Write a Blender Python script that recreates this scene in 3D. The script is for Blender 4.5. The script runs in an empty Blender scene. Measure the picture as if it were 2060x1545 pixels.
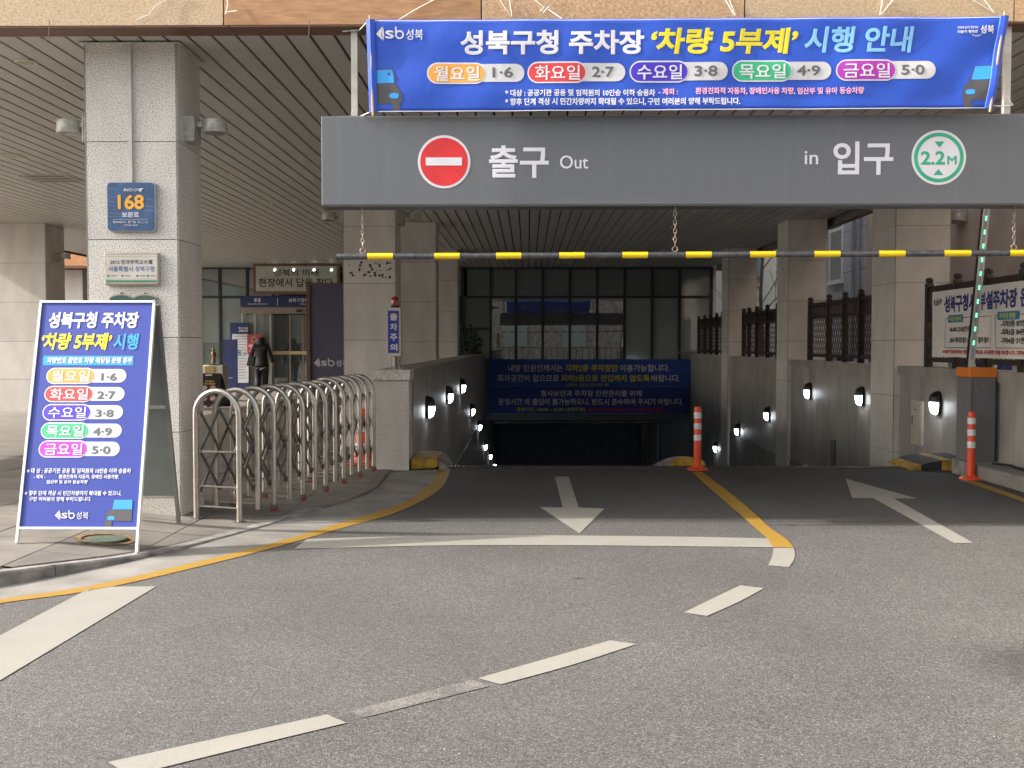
import bpy, bmesh, math, random
from mathutils import Vector, Matrix
random.seed(7)
S = bpy.context.scene
COL = S.collection
R = math.radians
# ------------------------------------------------------------------ camera
F = 2150.0
YAW = math.atan(32/F); PIT = math.atan(80.5/F)
CAM = Vector((0, 0, 1.5))
FW = Vector((-math.sin(YAW)*math.cos(PIT), math.cos(YAW)*math.cos(PIT), -math.sin(PIT)))
RT = Vector((math.cos(YAW), math.sin(YAW), 0)); UP = RT.cross(FW)
cd = bpy.data.cameras.new('camera'); cam = bpy.data.objects.new('camera', cd); COL.objects.link(cam)
cam.location = CAM; cam.rotation_euler = (math.pi/2-PIT, 0, YAW)
cd.sensor_width = 36; cd.lens = F/2060*36; cd.clip_end = 600; cd.clip_start = .05
S.camera = cam
# ------------------------------------------------------------------ light
SUN = Vector((1.6, .17, -1.0)).normalized()
w = bpy.data.worlds.new("World"); S.world = w; w.use_nodes = True
nt = w.node_tree; bg = nt.nodes['Background']
sk = nt.nodes.new('ShaderNodeTexSky'); sk.sky_type = 'NISHITA'; sk.sun_disc = False
sk.sun_elevation = math.asin(-SUN.z); sk.sun_rotation = math.atan2(-SUN.x, -SUN.y)
sk.dust_density = 6.0; sk.air_density = 1.2; sk.ozone_density = .6
hz = nt.nodes.new('ShaderNodeHueSaturation'); hz.inputs['Saturation'].default_value = .42   # thin haze whitens the sky
nt.links.new(sk.outputs[0], hz.inputs['Color']); nt.links.new(hz.outputs[0], bg.inputs[0]); bg.inputs[1].default_value = .15
sl = bpy.data.lights.new('sun', 'SUN'); sl.energy = 2.8; sl.angle = R(1.2); sl.color = (1, .945, .87)
so = bpy.data.objects.new('sun', sl); COL.objects.link(so); so.rotation_euler = SUN.to_track_quat('-Z', 'Y').to_euler(); so.location = (-20, -2, 14)
vs = S.view_settings
S.display_settings.display_device = 'sRGB'
vs.view_transform = 'Standard'; vs.look = 'None'; vs.gamma = 1; vs.use_curve_mapping = False; vs.exposure = 1.4
S.cycles.use_denoising = True
S.cycles.max_bounces = 8; S.cycles.diffuse_bounces = 5

# ------------------------------------------------------------------ measuring helpers (photo measurement -> point on a real plane)
def ray(px, py): return FW+RT*((px-1030)/F)-UP*((py-772.5)/F)
def gp(px, py, z=0.0):
    d = ray(px, py); t = (z-CAM.z)/d.z; return CAM+d*t
def yp(px, py, y):
    d = ray(px, py); return CAM+d*(y/d.y)
def xp(px, py, x):
    d = ray(px, py); return CAM+d*(x/d.x)

# ------------------------------------------------------------------ materials
MATS = {}
def nodes_of(name):
    m = bpy.data.materials.new(name); m.use_nodes = True
    n = m.node_tree.nodes; l = m.node_tree.links
    return m, n, l, n['Principled BSDF']
def mat(name, col, rough=.6, metal=0, var=.12, scale=6, bump=0, bscale=40, rnd=0, emit=None, es=0, spec=.5, col2=None, coat=0):
    if name in MATS: return MATS[name]
    m, n, l, b = nodes_of(name)
    b.inputs['Roughness'].default_value = rough; b.inputs['Metallic'].default_value = metal
    b.inputs['Specular IOR Level'].default_value = spec
    tc = n.new('ShaderNodeTexCoord')
    no = n.new('ShaderNodeTexNoise'); no.inputs['Scale'].default_value = scale; no.inputs['Detail'].default_value = 5
    l.new(tc.outputs['Object'], no.inputs['Vector'])
    cr = n.new('ShaderNodeValToRGB'); cr.color_ramp.elements[0].position = .3; cr.color_ramp.elements[1].position = .72
    c = Vector(col); c2 = Vector(col2) if col2 else c*(1+var)
    c1 = c*(1-var)
    cr.color_ramp.elements[0].color = (*c1, 1); cr.color_ramp.elements[1].color = (*c2, 1)
    l.new(no.outputs['Fac'], cr.inputs[0])
    out = cr.outputs[0]
    if rnd:
        oi = n.new('ShaderNodeObjectInfo'); mr = n.new('ShaderNodeMapRange')
        mr.inputs['To Min'].default_value = 1-rnd; mr.inputs['To Max'].default_value = 1+rnd
        l.new(oi.outputs['Random'], mr.inputs['Value'])
        hs = n.new('ShaderNodeHueSaturation'); l.new(mr.outputs[0], hs.inputs['Value']); l.new(out, hs.inputs['Color']); out = hs.outputs[0]
    l.new(out, b.inputs['Base Color'])
    if bump:
        nb = n.new('ShaderNodeTexNoise'); nb.inputs['Scale'].default_value = bscale; nb.inputs['Detail'].default_value = 4
        l.new(tc.outputs['Object'], nb.inputs['Vector'])
        bp = n.new('ShaderNodeBump'); bp.inputs['Strength'].default_value = bump; bp.inputs['Distance'].default_value = .01
        l.new(nb.outputs['Fac'], bp.inputs['Height']); l.new(bp.outputs[0], b.inputs['Normal'])
    if emit:
        b.inputs['Emission Color'].default_value = (*emit, 1); b.inputs['Emission Strength'].default_value = es
    if coat: b.inputs['Coat Weight'].default_value = coat
    MATS[name] = m; return m

def granite(name, light, dark, scale=105, rnd=.05, stain=.25, stainz=None, rough=.55):
    """speckled stone: fine grains, cloudy tone, vertical water marks"""
    if name in MATS: return MATS[name]
    m, n, l, b = nodes_of(name); b.inputs['Roughness'].default_value = rough
    g = n.new('ShaderNodeNewGeometry')
    no = n.new('ShaderNodeTexNoise'); no.inputs['Scale'].default_value = scale; no.inputs['Detail'].default_value = 2.5; no.inputs['Roughness'].default_value = .65
    l.new(g.outputs['Position'], no.inputs['Vector'])
    cr = n.new('ShaderNodeValToRGB'); e = cr.color_ramp.elements
    e[0].position = .36; e[0].color = (*dark, 1); e[1].position = .62; e[1].color = (*light, 1)
    mid = e.new(.47); mid.color = (*(Vector(light)*.72+Vector(dark)*.28), 1)
    l.new(no.outputs['Fac'], cr.inputs[0])
    mp = n.new('ShaderNodeMapping'); mp.inputs['Scale'].default_value = (2.2, 2.2, .9)
    l.new(g.outputs['Position'], mp.inputs[0])
    n2 = n.new('ShaderNodeTexNoise'); n2.inputs['Scale'].default_value = 1.6; n2.inputs['Detail'].default_value = 6
    l.new(mp.outputs[0], n2.inputs['Vector'])
    mr = n.new('ShaderNodeMapRange'); mr.inputs['From Min'].default_value = .35; mr.inputs['From Max'].default_value = .7
    mr.inputs['To Min'].default_value = 1-stain; mr.inputs['To Max'].default_value = 1.06
    l.new(n2.outputs['Fac'], mr.inputs['Value'])
    oi = n.new('ShaderNodeObjectInfo'); m2 = n.new('ShaderNodeMapRange')
    m2.inputs['To Min'].default_value = 1-rnd; m2.inputs['To Max'].default_value = 1+rnd
    l.new(oi.outputs['Random'], m2.inputs['Value'])
    mu = n.new('ShaderNodeMath'); mu.operation = 'MULTIPLY'; l.new(mr.outputs[0], mu.inputs[0]); l.new(m2.outputs[0], mu.inputs[1])
    hs = n.new('ShaderNodeHueSaturation'); l.new(mu.outputs[0], hs.inputs['Value']); l.new(cr.outputs[0], hs.inputs['Color'])
    l.new(hs.outputs[0], b.inputs['Base Color'])
    bp = n.new('ShaderNodeBump'); bp.inputs['Strength'].default_value = .15; bp.inputs['Distance'].default_value = .003
    l.new(no.outputs['Fac'], bp.inputs['Height']); l.new(bp.outputs[0], b.inputs['Normal'])
    MATS[name] = m; return m

def asphalt(name, base, spec_w=1.0, streak=False):
    if name in MATS: return MATS[name]
    m, n, l, b = nodes_of(name); b.inputs['Roughness'].default_value = .82
    g = n.new('ShaderNodeNewGeometry')
    v = n.new('ShaderNodeTexVoronoi'); v.inputs['Scale'].default_value = 175
    l.new(g.outputs['Position'], v.inputs['Vector'])
    sep = n.new('ShaderNodeSeparateColor'); l.new(v.outputs['Color'], sep.inputs[0])
    cr = n.new('ShaderNodeValToRGB'); e = cr.color_ramp.elements
    e[0].position = 0; e[0].color = (*(Vector(base)*.38), 1); e[1].position = 1; e[1].color = (*(Vector(base)*2.3), 1)
    k = e.new(.55); k.color = (*(Vector(base)*.92), 1)
    k = e.new(.93); k.color = (*(Vector(base)*1.5), 1)
    l.new(sep.outputs[0], cr.inputs[0])
    n2 = n.new('ShaderNodeTexNoise'); n2.inputs['Scale'].default_value = .55; n2.inputs['Detail'].default_value = 7; n2.inputs['Roughness'].default_value = .6
    l.new(g.outputs['Position'], n2.inputs['Vector'])
    mr = n.new('ShaderNodeMapRange'); mr.inputs['From Min'].default_value = .3; mr.inputs['From Max'].default_value = .7
    mr.inputs['To Min'].default_value = .76; mr.inputs['To Max'].default_value = 1.16
    l.new(n2.outputs['Fac'], mr.inputs['Value'])
    n3 = n.new('ShaderNodeTexNoise'); n3.inputs['Scale'].default_value = 26; n3.inputs['Detail'].default_value = 4
    l.new(g.outputs['Position'], n3.inputs['Vector'])
    m3 = n.new('ShaderNodeMapRange'); m3.inputs['From Min'].default_value = .3; m3.inputs['From Max'].default_value = .7
    m3.inputs['To Min'].default_value = .93; m3.inputs['To Max'].default_value = 1.06
    l.new(n3.outputs['Fac'], m3.inputs['Value'])
    # hairline cracks: ridge of a distorted large voronoi edge
    v2 = n.new('ShaderNodeTexVoronoi'); v2.feature = 'DISTANCE_TO_EDGE'; v2.inputs['Scale'].default_value = .28
    wn = n.new('ShaderNodeTexNoise'); wn.inputs['Scale'].default_value = 1.7; wn.inputs['Detail'].default_value = 5
    l.new(g.outputs['Position'], wn.inputs['Vector'])
    mx = n.new('ShaderNodeMix'); mx.data_type = 'RGBA'; mx.inputs[0].default_value = .22
    l.new(g.outputs['Position'], mx.inputs[6]); l.new(wn.outputs['Color'], mx.inputs[7]); l.new(mx.outputs[2], v2.inputs['Vector'])
    m4 = n.new('ShaderNodeMapRange'); m4.inputs['From Min'].default_value = 0; m4.inputs['From Max'].default_value = .0022
    m4.inputs['To Min'].default_value = .8; m4.inputs['To Max'].default_value = 1
    l.new(v2.outputs['Distance'], m4.inputs['Value'])
    # two drip / oil stains lying on the lane
    prev = mr.outputs[0]
    for o in (m3.outputs[0], m4.outputs[0]):
        mu = n.new('ShaderNodeMath'); mu.operation = 'MULTIPLY'; l.new(prev, mu.inputs[0]); l.new(o, mu.inputs[1]); prev = mu.outputs[0]
    for cx, cy, rx, ry, a in ((2.45, 4.95, .42, .42, .62), (2.75, 12.2, 1.1, .9, .8), (-.1, 12.3, 1.2, 1.0, .85), (.32, 6.8, .05, .03, .45)):
        mp = n.new('ShaderNodeMapping'); mp.inputs['Location'].default_value = (-cx/rx, -cy/ry, 0); mp.inputs['Scale'].default_value = (1/rx, 1/ry, 0)
        l.new(mx.outputs[2] if False else g.outputs['Position'], mp.inputs[0])
        ln = n.new('ShaderNodeVectorMath'); ln.operation = 'LENGTH'; l.new(mp.outputs[0], ln.inputs[0])
        ad = n.new('ShaderNodeMath'); ad.operation = 'MULTIPLY_ADD'; l.new(n3.outputs['Fac'], ad.inputs[0]); ad.inputs[1].default_value = .8; l.new(ln.outputs['Value'], ad.inputs[2])
        m5 = n.new('ShaderNodeMapRange'); m5.inputs['From Min'].default_value = .9; m5.inputs['From Max'].default_value = 1.5
        m5.inputs['To Min'].default_value = a; m5.inputs['To Max'].default_value = 1
        l.new(ad.outputs[0], m5.inputs['Value'])
        mu = n.new('ShaderNodeMath'); mu.operation = 'MULTIPLY'; l.new(prev, mu.inputs[0]); l.new(m5.outputs[0], mu.inputs[1]); prev = mu.outputs[0]
    hs = n.new('ShaderNodeHueSaturation'); l.new(prev, hs.inputs['Value']); l.new(cr.outputs[0], hs.inputs['Color'])
    l.new(hs.outputs[0], b.inputs['Base Color'])
    bp = n.new('ShaderNodeBump'); bp.inputs['Strength'].default_value = .5; bp.inputs['Distance'].default_value = .004
    l.new(v.outputs['Distance'], bp.inputs['Height']); l.new(bp.outputs[0], b.inputs['Normal'])
    MATS[name] = m; return m

def paint(name, col, under=(.075, .072, .068), wear=.33, rough=.7):
    """road paint with worn specks through to the asphalt"""
    if name in MATS: return MATS[name]
    m, n, l, b = nodes_of(name); b.inputs['Roughness'].default_value = rough
    g = n.new('ShaderNodeNewGeometry')
    n1 = n.new('ShaderNodeTexNoise'); n1.inputs['Scale'].default_value = 130; n1.inputs['Detail'].default_value = 3
    n2 = n.new('ShaderNodeTexNoise'); n2.inputs['Scale'].default_value = 3.5; n2.inputs['Detail'].default_value = 7
    l.new(g.outputs['Position'], n1.inputs['Vector']); l.new(g.outputs['Position'], n2.inputs['Vector'])
    ad = n.new('ShaderNodeMath'); ad.operation = 'MULTIPLY_ADD'; l.new(n2.outputs['Fac'], ad.inputs[0]); ad.inputs[1].default_value = .55; l.new(n1.outputs['Fac'], ad.inputs[2])
    cr = n.new('ShaderNodeValToRGB'); e = cr.color_ramp.elements
    e[0].position = wear; e[0].color = (*under, 1); e[1].position = wear+.22; e[1].color = (*(Vector(col)*.86), 1)
    k = e.new(.86); k.color = (*col, 1)
    l.new(ad.outputs[0], cr.inputs[0]); l.new(cr.outputs[0], b.inputs['Base Color'])
    bp = n.new('ShaderNodeBump'); bp.inputs['Strength'].default_value = .3; bp.inputs['Distance'].default_value = .004
    l.new(n1.outputs['Fac'], bp.inputs['Height']); l.new(bp.outputs[0], b.inputs['Normal'])
    MATS[name] = m; return m

def glassy(name, col, refl=.35, rough=.03, glow=None, gs=0):
    """tinted window glass: dark body under a clear mirror-like face"""
    if name in MATS: return MATS[name]
    m, n, l, b = nodes_of(name)
    b.inputs['Base Color'].default_value = (*col, 1); b.inputs['Roughness'].default_value = .5
    gl = n.new('ShaderNodeBsdfGlossy'); gl.inputs['Roughness'].default_value = rough; gl.inputs['Color'].default_value = (.8, .85, .86, 1)
    mx = n.new('ShaderNodeMixShader'); mx.inputs[0].default_value = refl
    tn = n.new('ShaderNodeTexNoise'); tn.inputs['Scale'].default_value = .8; g = n.new('ShaderNodeNewGeometry'); l.new(g.outputs['Position'], tn.inputs['Vector'])
    bp = n.new('ShaderNodeBump'); bp.inputs['Strength'].default_value = .05; bp.inputs['Distance'].default_value = .02
    l.new(tn.outputs['Fac'], bp.inputs['Height']); l.new(bp.outputs[0], gl.inputs['Normal'])
    l.new(b.outputs[0], mx.inputs[1]); l.new(gl.outputs[0], mx.inputs[2]); l.new(mx.outputs[0], n['Material Output'].inputs[0])
    MATS[name] = m; return m

GR = granite('granite_light', (.80, .765, .705), (.19, .18, .17), scale=100, stain=.12, rnd=.06)
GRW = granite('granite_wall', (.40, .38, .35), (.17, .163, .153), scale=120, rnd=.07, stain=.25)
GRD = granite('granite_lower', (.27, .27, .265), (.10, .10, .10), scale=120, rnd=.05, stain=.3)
JOINT = mat('joint', (.05, .047, .045), .9)
ASP = asphalt('asphalt_lane', (.090, .086, .0825))
ASPD = asphalt('asphalt_ramp', (.07, .07, .07))
PW = paint('paint_white', (.25, .243, .215))
PWD = paint('paint_worn_white', (.20, .195, .18), (.088, .084, .081), wear=.80)
PY = paint('paint_yellow', (.29, .168, .018))
CONC = mat('concrete', (.20, .19, .173), .85, var=.28, scale=2.5, bump=.4, bscale=60)
CONCD = mat('concrete_kerb', (.22, .21, .195), .9, var=.45, scale=7, bump=.6, bscale=50)
PAV = mat('paver', (.165, .15, .132), .8, var=.2, scale=3, bump=.3, bscale=90, rnd=.08)
SLAT = mat('ceiling_slat_paint', (.50, .475, .435), .45, var=.07, scale=1.2, rnd=.04)
DARK = mat('dark_gap', (.012, .012, .012), .9)
STEEL = mat('stainless_tube', (.52, .49, .445), .36, metal=.92, var=.08, scale=20)
STEELB = mat('steel_bar', (.22, .21, .20), .4, metal=.8, var=.25, scale=25)
WHP = mat('white_paint_metal', (.72, .72, .71), .35, var=.04)
BOXG = mat('sign_box_grey', (.185, .195, .205), .42, var=.10, scale=1.5)
TXW = mat('print_white', (.64, .64, .69), .6, var=.02)
TXY = mat('print_yellow', (.68, .58, .02), .6, var=.02)
TXB = mat('print_light_blue', (.22, .52, .85), .6, var=.02)
TXP = mat('print_pink', (.82, .40, .52), .6, var=.02)
TXK = mat('print_black', (.03, .03, .035), .6, var=.02)
TXG = mat('print_grey', (.11, .12, .13), .6, var=.02)
TXN = mat('print_navy', (.04, .045, .22), .6, var=.02)
TXR = mat('print_red', (.55, .03, .03), .6, var=.02)
BLUE = mat('banner_blue', (.018, .080, .50), .55, var=.08, scale=1.5, bump=.45, bscale=6)
BLUEB = mat('board_blue', (.020, .042, .29), .5, var=.04, scale=.7)
PILLW = mat('pill_white', (.56, .56, .58), .6, var=.02)
PC = [mat('pill_orange', (.72, .34, .06), .6, var=.02), mat('pill_red', (.62, .045, .05), .6, var=.02), mat('pill_indigo', (.06, .03, .50), .6, var=.02),
      mat('pill_green', (.04, .42, .20), .6, var=.02), mat('pill_magenta', (.40, .035, .42), .6, var=.02)]
CARD = mat('car_print_dark', (.07, .065, .07), .6, var=.02)
CARB = mat('car_print_blue', (.03, .30, .72), .6, var=.02)
BLK = mat('black_plastic', (.015, .015, .017), .4, var=.1)
ROPE = mat('white_cord', (.7, .69, .64), .8)

# ------------------------------------------------------------------ mesh builder
class MB:
    def __init__(s): s.v = []; s.f = []; s.sm = False
    def add(s, vs_, fs):
        o = len(s.v); s.v += [tuple(p) for p in vs_]; s.f += [tuple(i+o for i in f) for f in fs]; return s
    def box(s, x0, x1, y0, y1, z0, z1):
        return s.add([(x0,y0,z0),(x1,y0,z0),(x1,y1,z0),(x0,y1,z0),(x0,y0,z1),(x1,y0,z1),(x1,y1,z1),(x0,y1,z1)],
                     [(0,3,2,1),(4,5,6,7),(0,1,5,4),(1,2,6,5),(2,3,7,6),(3,0,4,7)])
    def bbox(s, x0, x1, y0, y1, z0, z1, c=.01):
        """box with chamfered vertical edges and top"""
        def ring(z, i): return [(x0+c+i,y0+i,z),(x1-c-i,y0+i,z),(x1-i,y0+c+i,z),(x1-i,y1-c-i,z),(x1-c-i,y1-i,z),(x0+c+i,y1-i,z),(x0+i,y1-c-i,z),(x0+i,y0+c+i,z)]
        v = ring(z0, 0)+ring(z1-c, 0)+ring(z1, c)
        f = [tuple(range(7,-1,-1)), tuple(range(16,24))]
        for k in (0, 8):
            for i in range(8): f.append((k+i, k+(i+1)%8, k+8+(i+1)%8, k+8+i))
        return s.add(v, f)
    def quad(s, a, b, c, d): return s.add([a,b,c,d], [(0,1,2,3)])
    def prism(s, pts, ext):
        """flat outline pushed along ext"""
        n = len(pts); pts = [Vector(p) for p in pts]; e = Vector(ext)
        v = pts+[p+e for p in pts]
        f = [tuple(range(n)), tuple(range(2*n-1, n-1, -1))]+[(i, i+n, (i+1)%n+n, (i+1)%n) for i in range(n)]
        return s.add(v, f)
    def sweep(s, path, r, n=8, cap=True, r2=None):
        path = [Vector(p) for p in path]; m = len(path)
        t0 = (path[1]-path[0]).normalized(); a = Vector((0,0,1)) if abs(t0.z) < .9 else Vector((1,0,0))
        nrm = (a-t0*a.dot(t0)).normalized(); vs_ = []; 
        for i, p in enumerate(path):
            t = ((path[min(i+1,m-1)]-path[i]).normalized()+(path[i]-path[max(i-1,0)]).normalized()).normalized() if 0 < i < m-1 else (path[min(i+1,m-1)]-path[max(i-1,0)]).normalized()
            nrm = (nrm-t*nrm.dot(t)).normalized(); bi = t.cross(nrm)
            rr = r if r2 is None else r+(r2-r)*i/(m-1)
            for k in range(n):
                an = 2*math.pi*k/n; vs_.append(p+nrm*(rr*math.cos(an))+bi*(rr*math.sin(an)))
        fs = [(i*n+k, i*n+(k+1)%n, (i+1)*n+(k+1)%n, (i+1)*n+k) for i in range(m-1) for k in range(n)]
        if cap: fs += [tuple(range(n-1,-1,-1)), tuple(range((m-1)*n, m*n))]
        return s.add(vs_, fs)
    def tube(s, a, b, r, n=8, r2=None): return s.sweep([a, b], r, n, True, r2)
    def bar(s, a, b, w_, h_, up=(0,0,1)):
        a = Vector(a); b = Vector(b); t = (b-a).normalized(); u = Vector(up); sd = t.cross(u)
        if sd.length < 1e-4: sd = Vector((1,0,0))
        sd.normalize(); u = sd.cross(t).normalized(); sd *= w_/2; u *= h_/2
        v = [a-sd-u,a+sd-u,a+sd+u,a-sd+u,b-sd-u,b+sd-u,b+sd+u,b-sd+u]
        return s.add(v, [(3,2,1,0),(4,5,6,7),(0,1,5,4),(1,2,6,5),(2,3,7,6),(3,0,4,7)])
    def lathe(s, prof, n=16, c=(0,0,0), ax='z'):
        vs_ = []; m = len(prof)
        for r, z in prof:
            for k in range(n):
                a = 2*math.pi*k/n; x, y = r*math.cos(a), r*math.sin(a)
                vs_.append((c[0]+x, c[1]+y, c[2]+z) if ax == 'z' else (c[0]+x, c[1]+z, c[2]+y))
        fs = [(i*n+k, i*n+(k+1)%n, (i+1)*n+(k+1)%n, (i+1)*n+k) for i in range(m-1) for k in range(n)]
        fs += [tuple(range(n-1,-1,-1)), tuple(range((m-1)*n, m*n))]
        return s.add(vs_, fs)
    def mesh(s, name, off=None, fix=True):
        me = bpy.data.meshes.new(name)
        v = s.v if off is None else [(p[0]-off[0], p[1]-off[1], p[2]-off[2]) for p in s.v]
        me.from_pydata(v, [], s.f); me.update()
        if fix:
            bm = bmesh.new(); bm.from_mesh(me); bmesh.ops.recalc_face_normals(bm, faces=bm.faces); bm.to_mesh(me); bm.free()
        return me

ORG = {}
def org(o): return ORG.get(o.name, Vector((0,0,0))) if o else Vector((0,0,0))
def put(name, me, m, parent=None, loc=None, smooth=False, label=None, kind=None, rot=None):
    """link one mesh object; loc is a world position when the mesh is local"""
    o = bpy.data.objects.new(name, me); COL.objects.link(o)
    if m is not None and not me.materials: me.materials.append(m)
    po = org(parent); L = Vector(loc) if loc is not None else po
    o.location = L-po; ORG[o.name] = L
    if parent: o.parent = parent
    if rot: o.rotation_euler = rot
    if smooth:
        for p in me.polygons: p.use_smooth = True
        try: me.set_sharp_from_angle(angle=R(40))
        except Exception: pass
    if label: o['label'] = label
    if kind: o['kind'] = kind
    return o
def part(name, mb, m, parent=None, smooth=False, label=None, kind=None):
    return put(name, mb.mesh(name, org(parent) if parent else None), m, parent, None, smooth, label, kind)
def thing(name, label, cat, loc=(0,0,0), group=None, rz=0):
    o = bpy.data.objects.new(name, None); COL.objects.link(o); o.location = loc; ORG[o.name] = Vector(loc)
    o.empty_display_size = .1
    o['label'] = label; o['category'] = cat
    if group: o['group'] = group
    if rz: o.rotation_euler.z = rz
    return o
def tag(o, label, cat, group=None):
    o['label'] = label; o['category'] = cat
    if group: o['group'] = group
    return o
def struct(name, mb, m, label=None, kind='structure', smooth=False):
    o = part(name, mb, m, None, smooth); o['kind'] = kind
    if label: o['label'] = label
    return o
def dup(o, loc, label=None, parent=None):
    c = o.copy(); COL.objects.link(c); c.parent = parent
    if parent is None: c.location = loc; ORG[c.name] = Vector(loc)
    if label: c['label'] = label
    for ch in list(o.children): dup(ch, None, None, c)
    return c
def bevel(o, wd=.004, seg=2):
    b = o.modifiers.new('bevel', 'BEVEL'); b.width = wd; b.segments = seg; b.limit_method = 'ANGLE'; b.angle_limit = R(50); return o

# ------------------------------------------------------------------ lettering
TS = bpy.data.scenes.new('lettering_workbench')
def glyphs(s, bold=0, shear=0, res=3):
    cu = bpy.data.curves.new('t', 'FONT'); cu.body = s; cu.size = 1; cu.resolution_u = res; cu.shear = shear
    cu.bevel_depth = bold; cu.bevel_resolution = 0
    o = bpy.data.objects.new('t', cu); TS.collection.objects.link(o)
    TS.view_layers[0].update(); dg = TS.view_layers[0].depsgraph
    m = bpy.data.meshes.new_from_object(o.evaluated_get(dg))
    v = [(p.co.x, p.co.y) for p in m.vertices]; h = [p.co.z for p in m.vertices]; f = [tuple(p.vertices) for p in m.polygons]
    bpy.data.objects.remove(o); bpy.data.curves.remove(cu); bpy.data.meshes.remove(m)
    return v, h, f
class Print:
    """flat print on a sign face: origin O, right U, up V (unit), pushed out along N"""
    def __init__(s, parent, O, U, V, warp=None):
        s.p = parent; s.O = Vector(O); s.U = Vector(U).normalized(); s.V = Vector(V).normalized(); s.N = s.U.cross(s.V).normalized(); s.layers = {}; s.warp = warp
    def uv(s, px, py):
        d = ray(px, py); t = (s.O-CAM).dot(s.N)/d.dot(s.N); q = CAM+d*t-s.O
        # solve in a possibly slightly skewed frame
        c = s.U.dot(s.V); a = q.dot(s.U); b = q.dot(s.V); v = (b-c*a)/(1-c*c); return (a-c*v, v)
    def _put(s, key, m, v, h, f):
        L = s.layers.setdefault(key, [m, [], []]); o = len(L[1])
        L[1] += [(a[0], a[1], hh) for a, hh in zip(v, h)]; L[2] += [tuple(i+o for i in q) for q in f]
    def text(s, key, m, t, box, bold=.02, shear=0, lift=.003, px=True, res=3):
        x0, x1, y0, y1 = box
        if px: cx, cy = (x0+x1)/2, (y0+y1)/2; u0 = s.uv(x0, cy)[0]; u1 = s.uv(x1, cy)[0]; v1 = s.uv(cx, y0)[1]; v0 = s.uv(cx, y1)[1]
        else: u0, u1, v0, v1 = x0, x1, y0, y1
        v, h, f = glyphs(t, bold, shear, res)
        ax = min(p[0] for p in v); bx = max(p[0] for p in v); ay = min(p[1] for p in v); by = max(p[1] for p in v)
        sx = (u1-u0)/(bx-ax); sy = (v1-v0)/(by-ay); hm = max(h) or 1
        s._put(key, m, [(u0+(p[0]-ax)*sx, v0+(p[1]-ay)*sy) for p in v], [lift+(.0006*q/hm if bold else 0) for q in h], f)
    def poly(s, key, m, pts, lift=.0015, px=True):
        if px: pts = [s.uv(*p) for p in pts]
        s._put(key, m, pts, [lift]*len(pts), [tuple(range(len(pts)))])
    def pill(s, key, m, box, lift=.0015, px=True, r=None, n=8):
        x0, x1, y0, y1 = box
        if px: cx, cy = (x0+x1)/2, (y0+y1)/2; u0 = s.uv(x0, cy)[0]; u1 = s.uv(x1, cy)[0]; v1 = s.uv(cx, y0)[1]; v0 = s.uv(cx, y1)[1]
        else: u0, u1, v0, v1 = x0, x1, y0, y1
        r = min(r if r else 9, (v1-v0)/2, (u1-u0)/2); pts = []
        for c, a0 in (((u1-r, v0+r), -90), ((u1-r, v1-r), 0), ((u0+r, v1-r), 90), ((u0+r, v0+r), 180)):
            for k in range(n+1): a = R(a0+90*k/n); pts.append((c[0]+r*math.cos(a), c[1]+r*math.sin(a)))
        s._put(key, m, pts, [lift]*len(pts), [tuple(range(len(pts)))])
    def disc(s, key, m, cx, cy, r, lift=.0015, px=True, n=40, r_in=None):
        if px: c = s.uv(cx, cy); rr = s.uv(cx+r, cy)[0]-c[0]; ri = r_in*rr/r if r_in else None
        else: c = (cx, cy); rr = r; ri = r_in
        P = [(c[0]+rr*math.cos(2*math.pi*k/n), c[1]+rr*math.sin(2*math.pi*k/n)) for k in range(n)]
        if ri:
            P += [(c[0]+ri*math.cos(2*math.pi*k/n), c[1]+ri*math.sin(2*math.pi*k/n)) for k in range(n)]
            s._put(key, m, P, [lift]*(2*n), [(k, (k+1)%n, (k+1)%n+n, k+n) for k in range(n)])
        else: s._put(key, m, P, [lift]*n, [tuple(range(n))])
    def logo(s, key, m, x0, x1, y0, y1, lift=.003, name='성북'):
        """leaf-like arrow, sb, and the district's name"""
        W = x1-x0; H = y1-y0
        s.poly(key, m, [(x0, y0+H*.55), (x0+W*.15, y0), (x0+W*.105, y0+H*.55), (x0+W*.16, y1)], lift)
        s.poly(key, m, [(x0+W*.12, y0+H*.5), (x0+W*.155, y0+H*.12), (x0+W*.175, y0+H*.6), (x0+W*.165, y0+H*.95)], lift)
        s.text(key, m, 's', (x0+W*.20, x0+W*.38, y0+H*.30, y0+H*.85), .012, lift=lift)
        s.disc(key, m, x0+W*.50, y0+H*.575, W*.095, lift, n=20, r_in=W*.06)
        s.poly(key, m, [(x0+W*.405, y0+H*.05), (x0+W*.44, y0+H*.05), (x0+W*.44, y0+H*.6), (x0+W*.405, y0+H*.6)], lift)
        s.text(key, m, name, (x0+W*.64, x1, y0+H*.2, y0+H*.92), .008, lift=lift)
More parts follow.
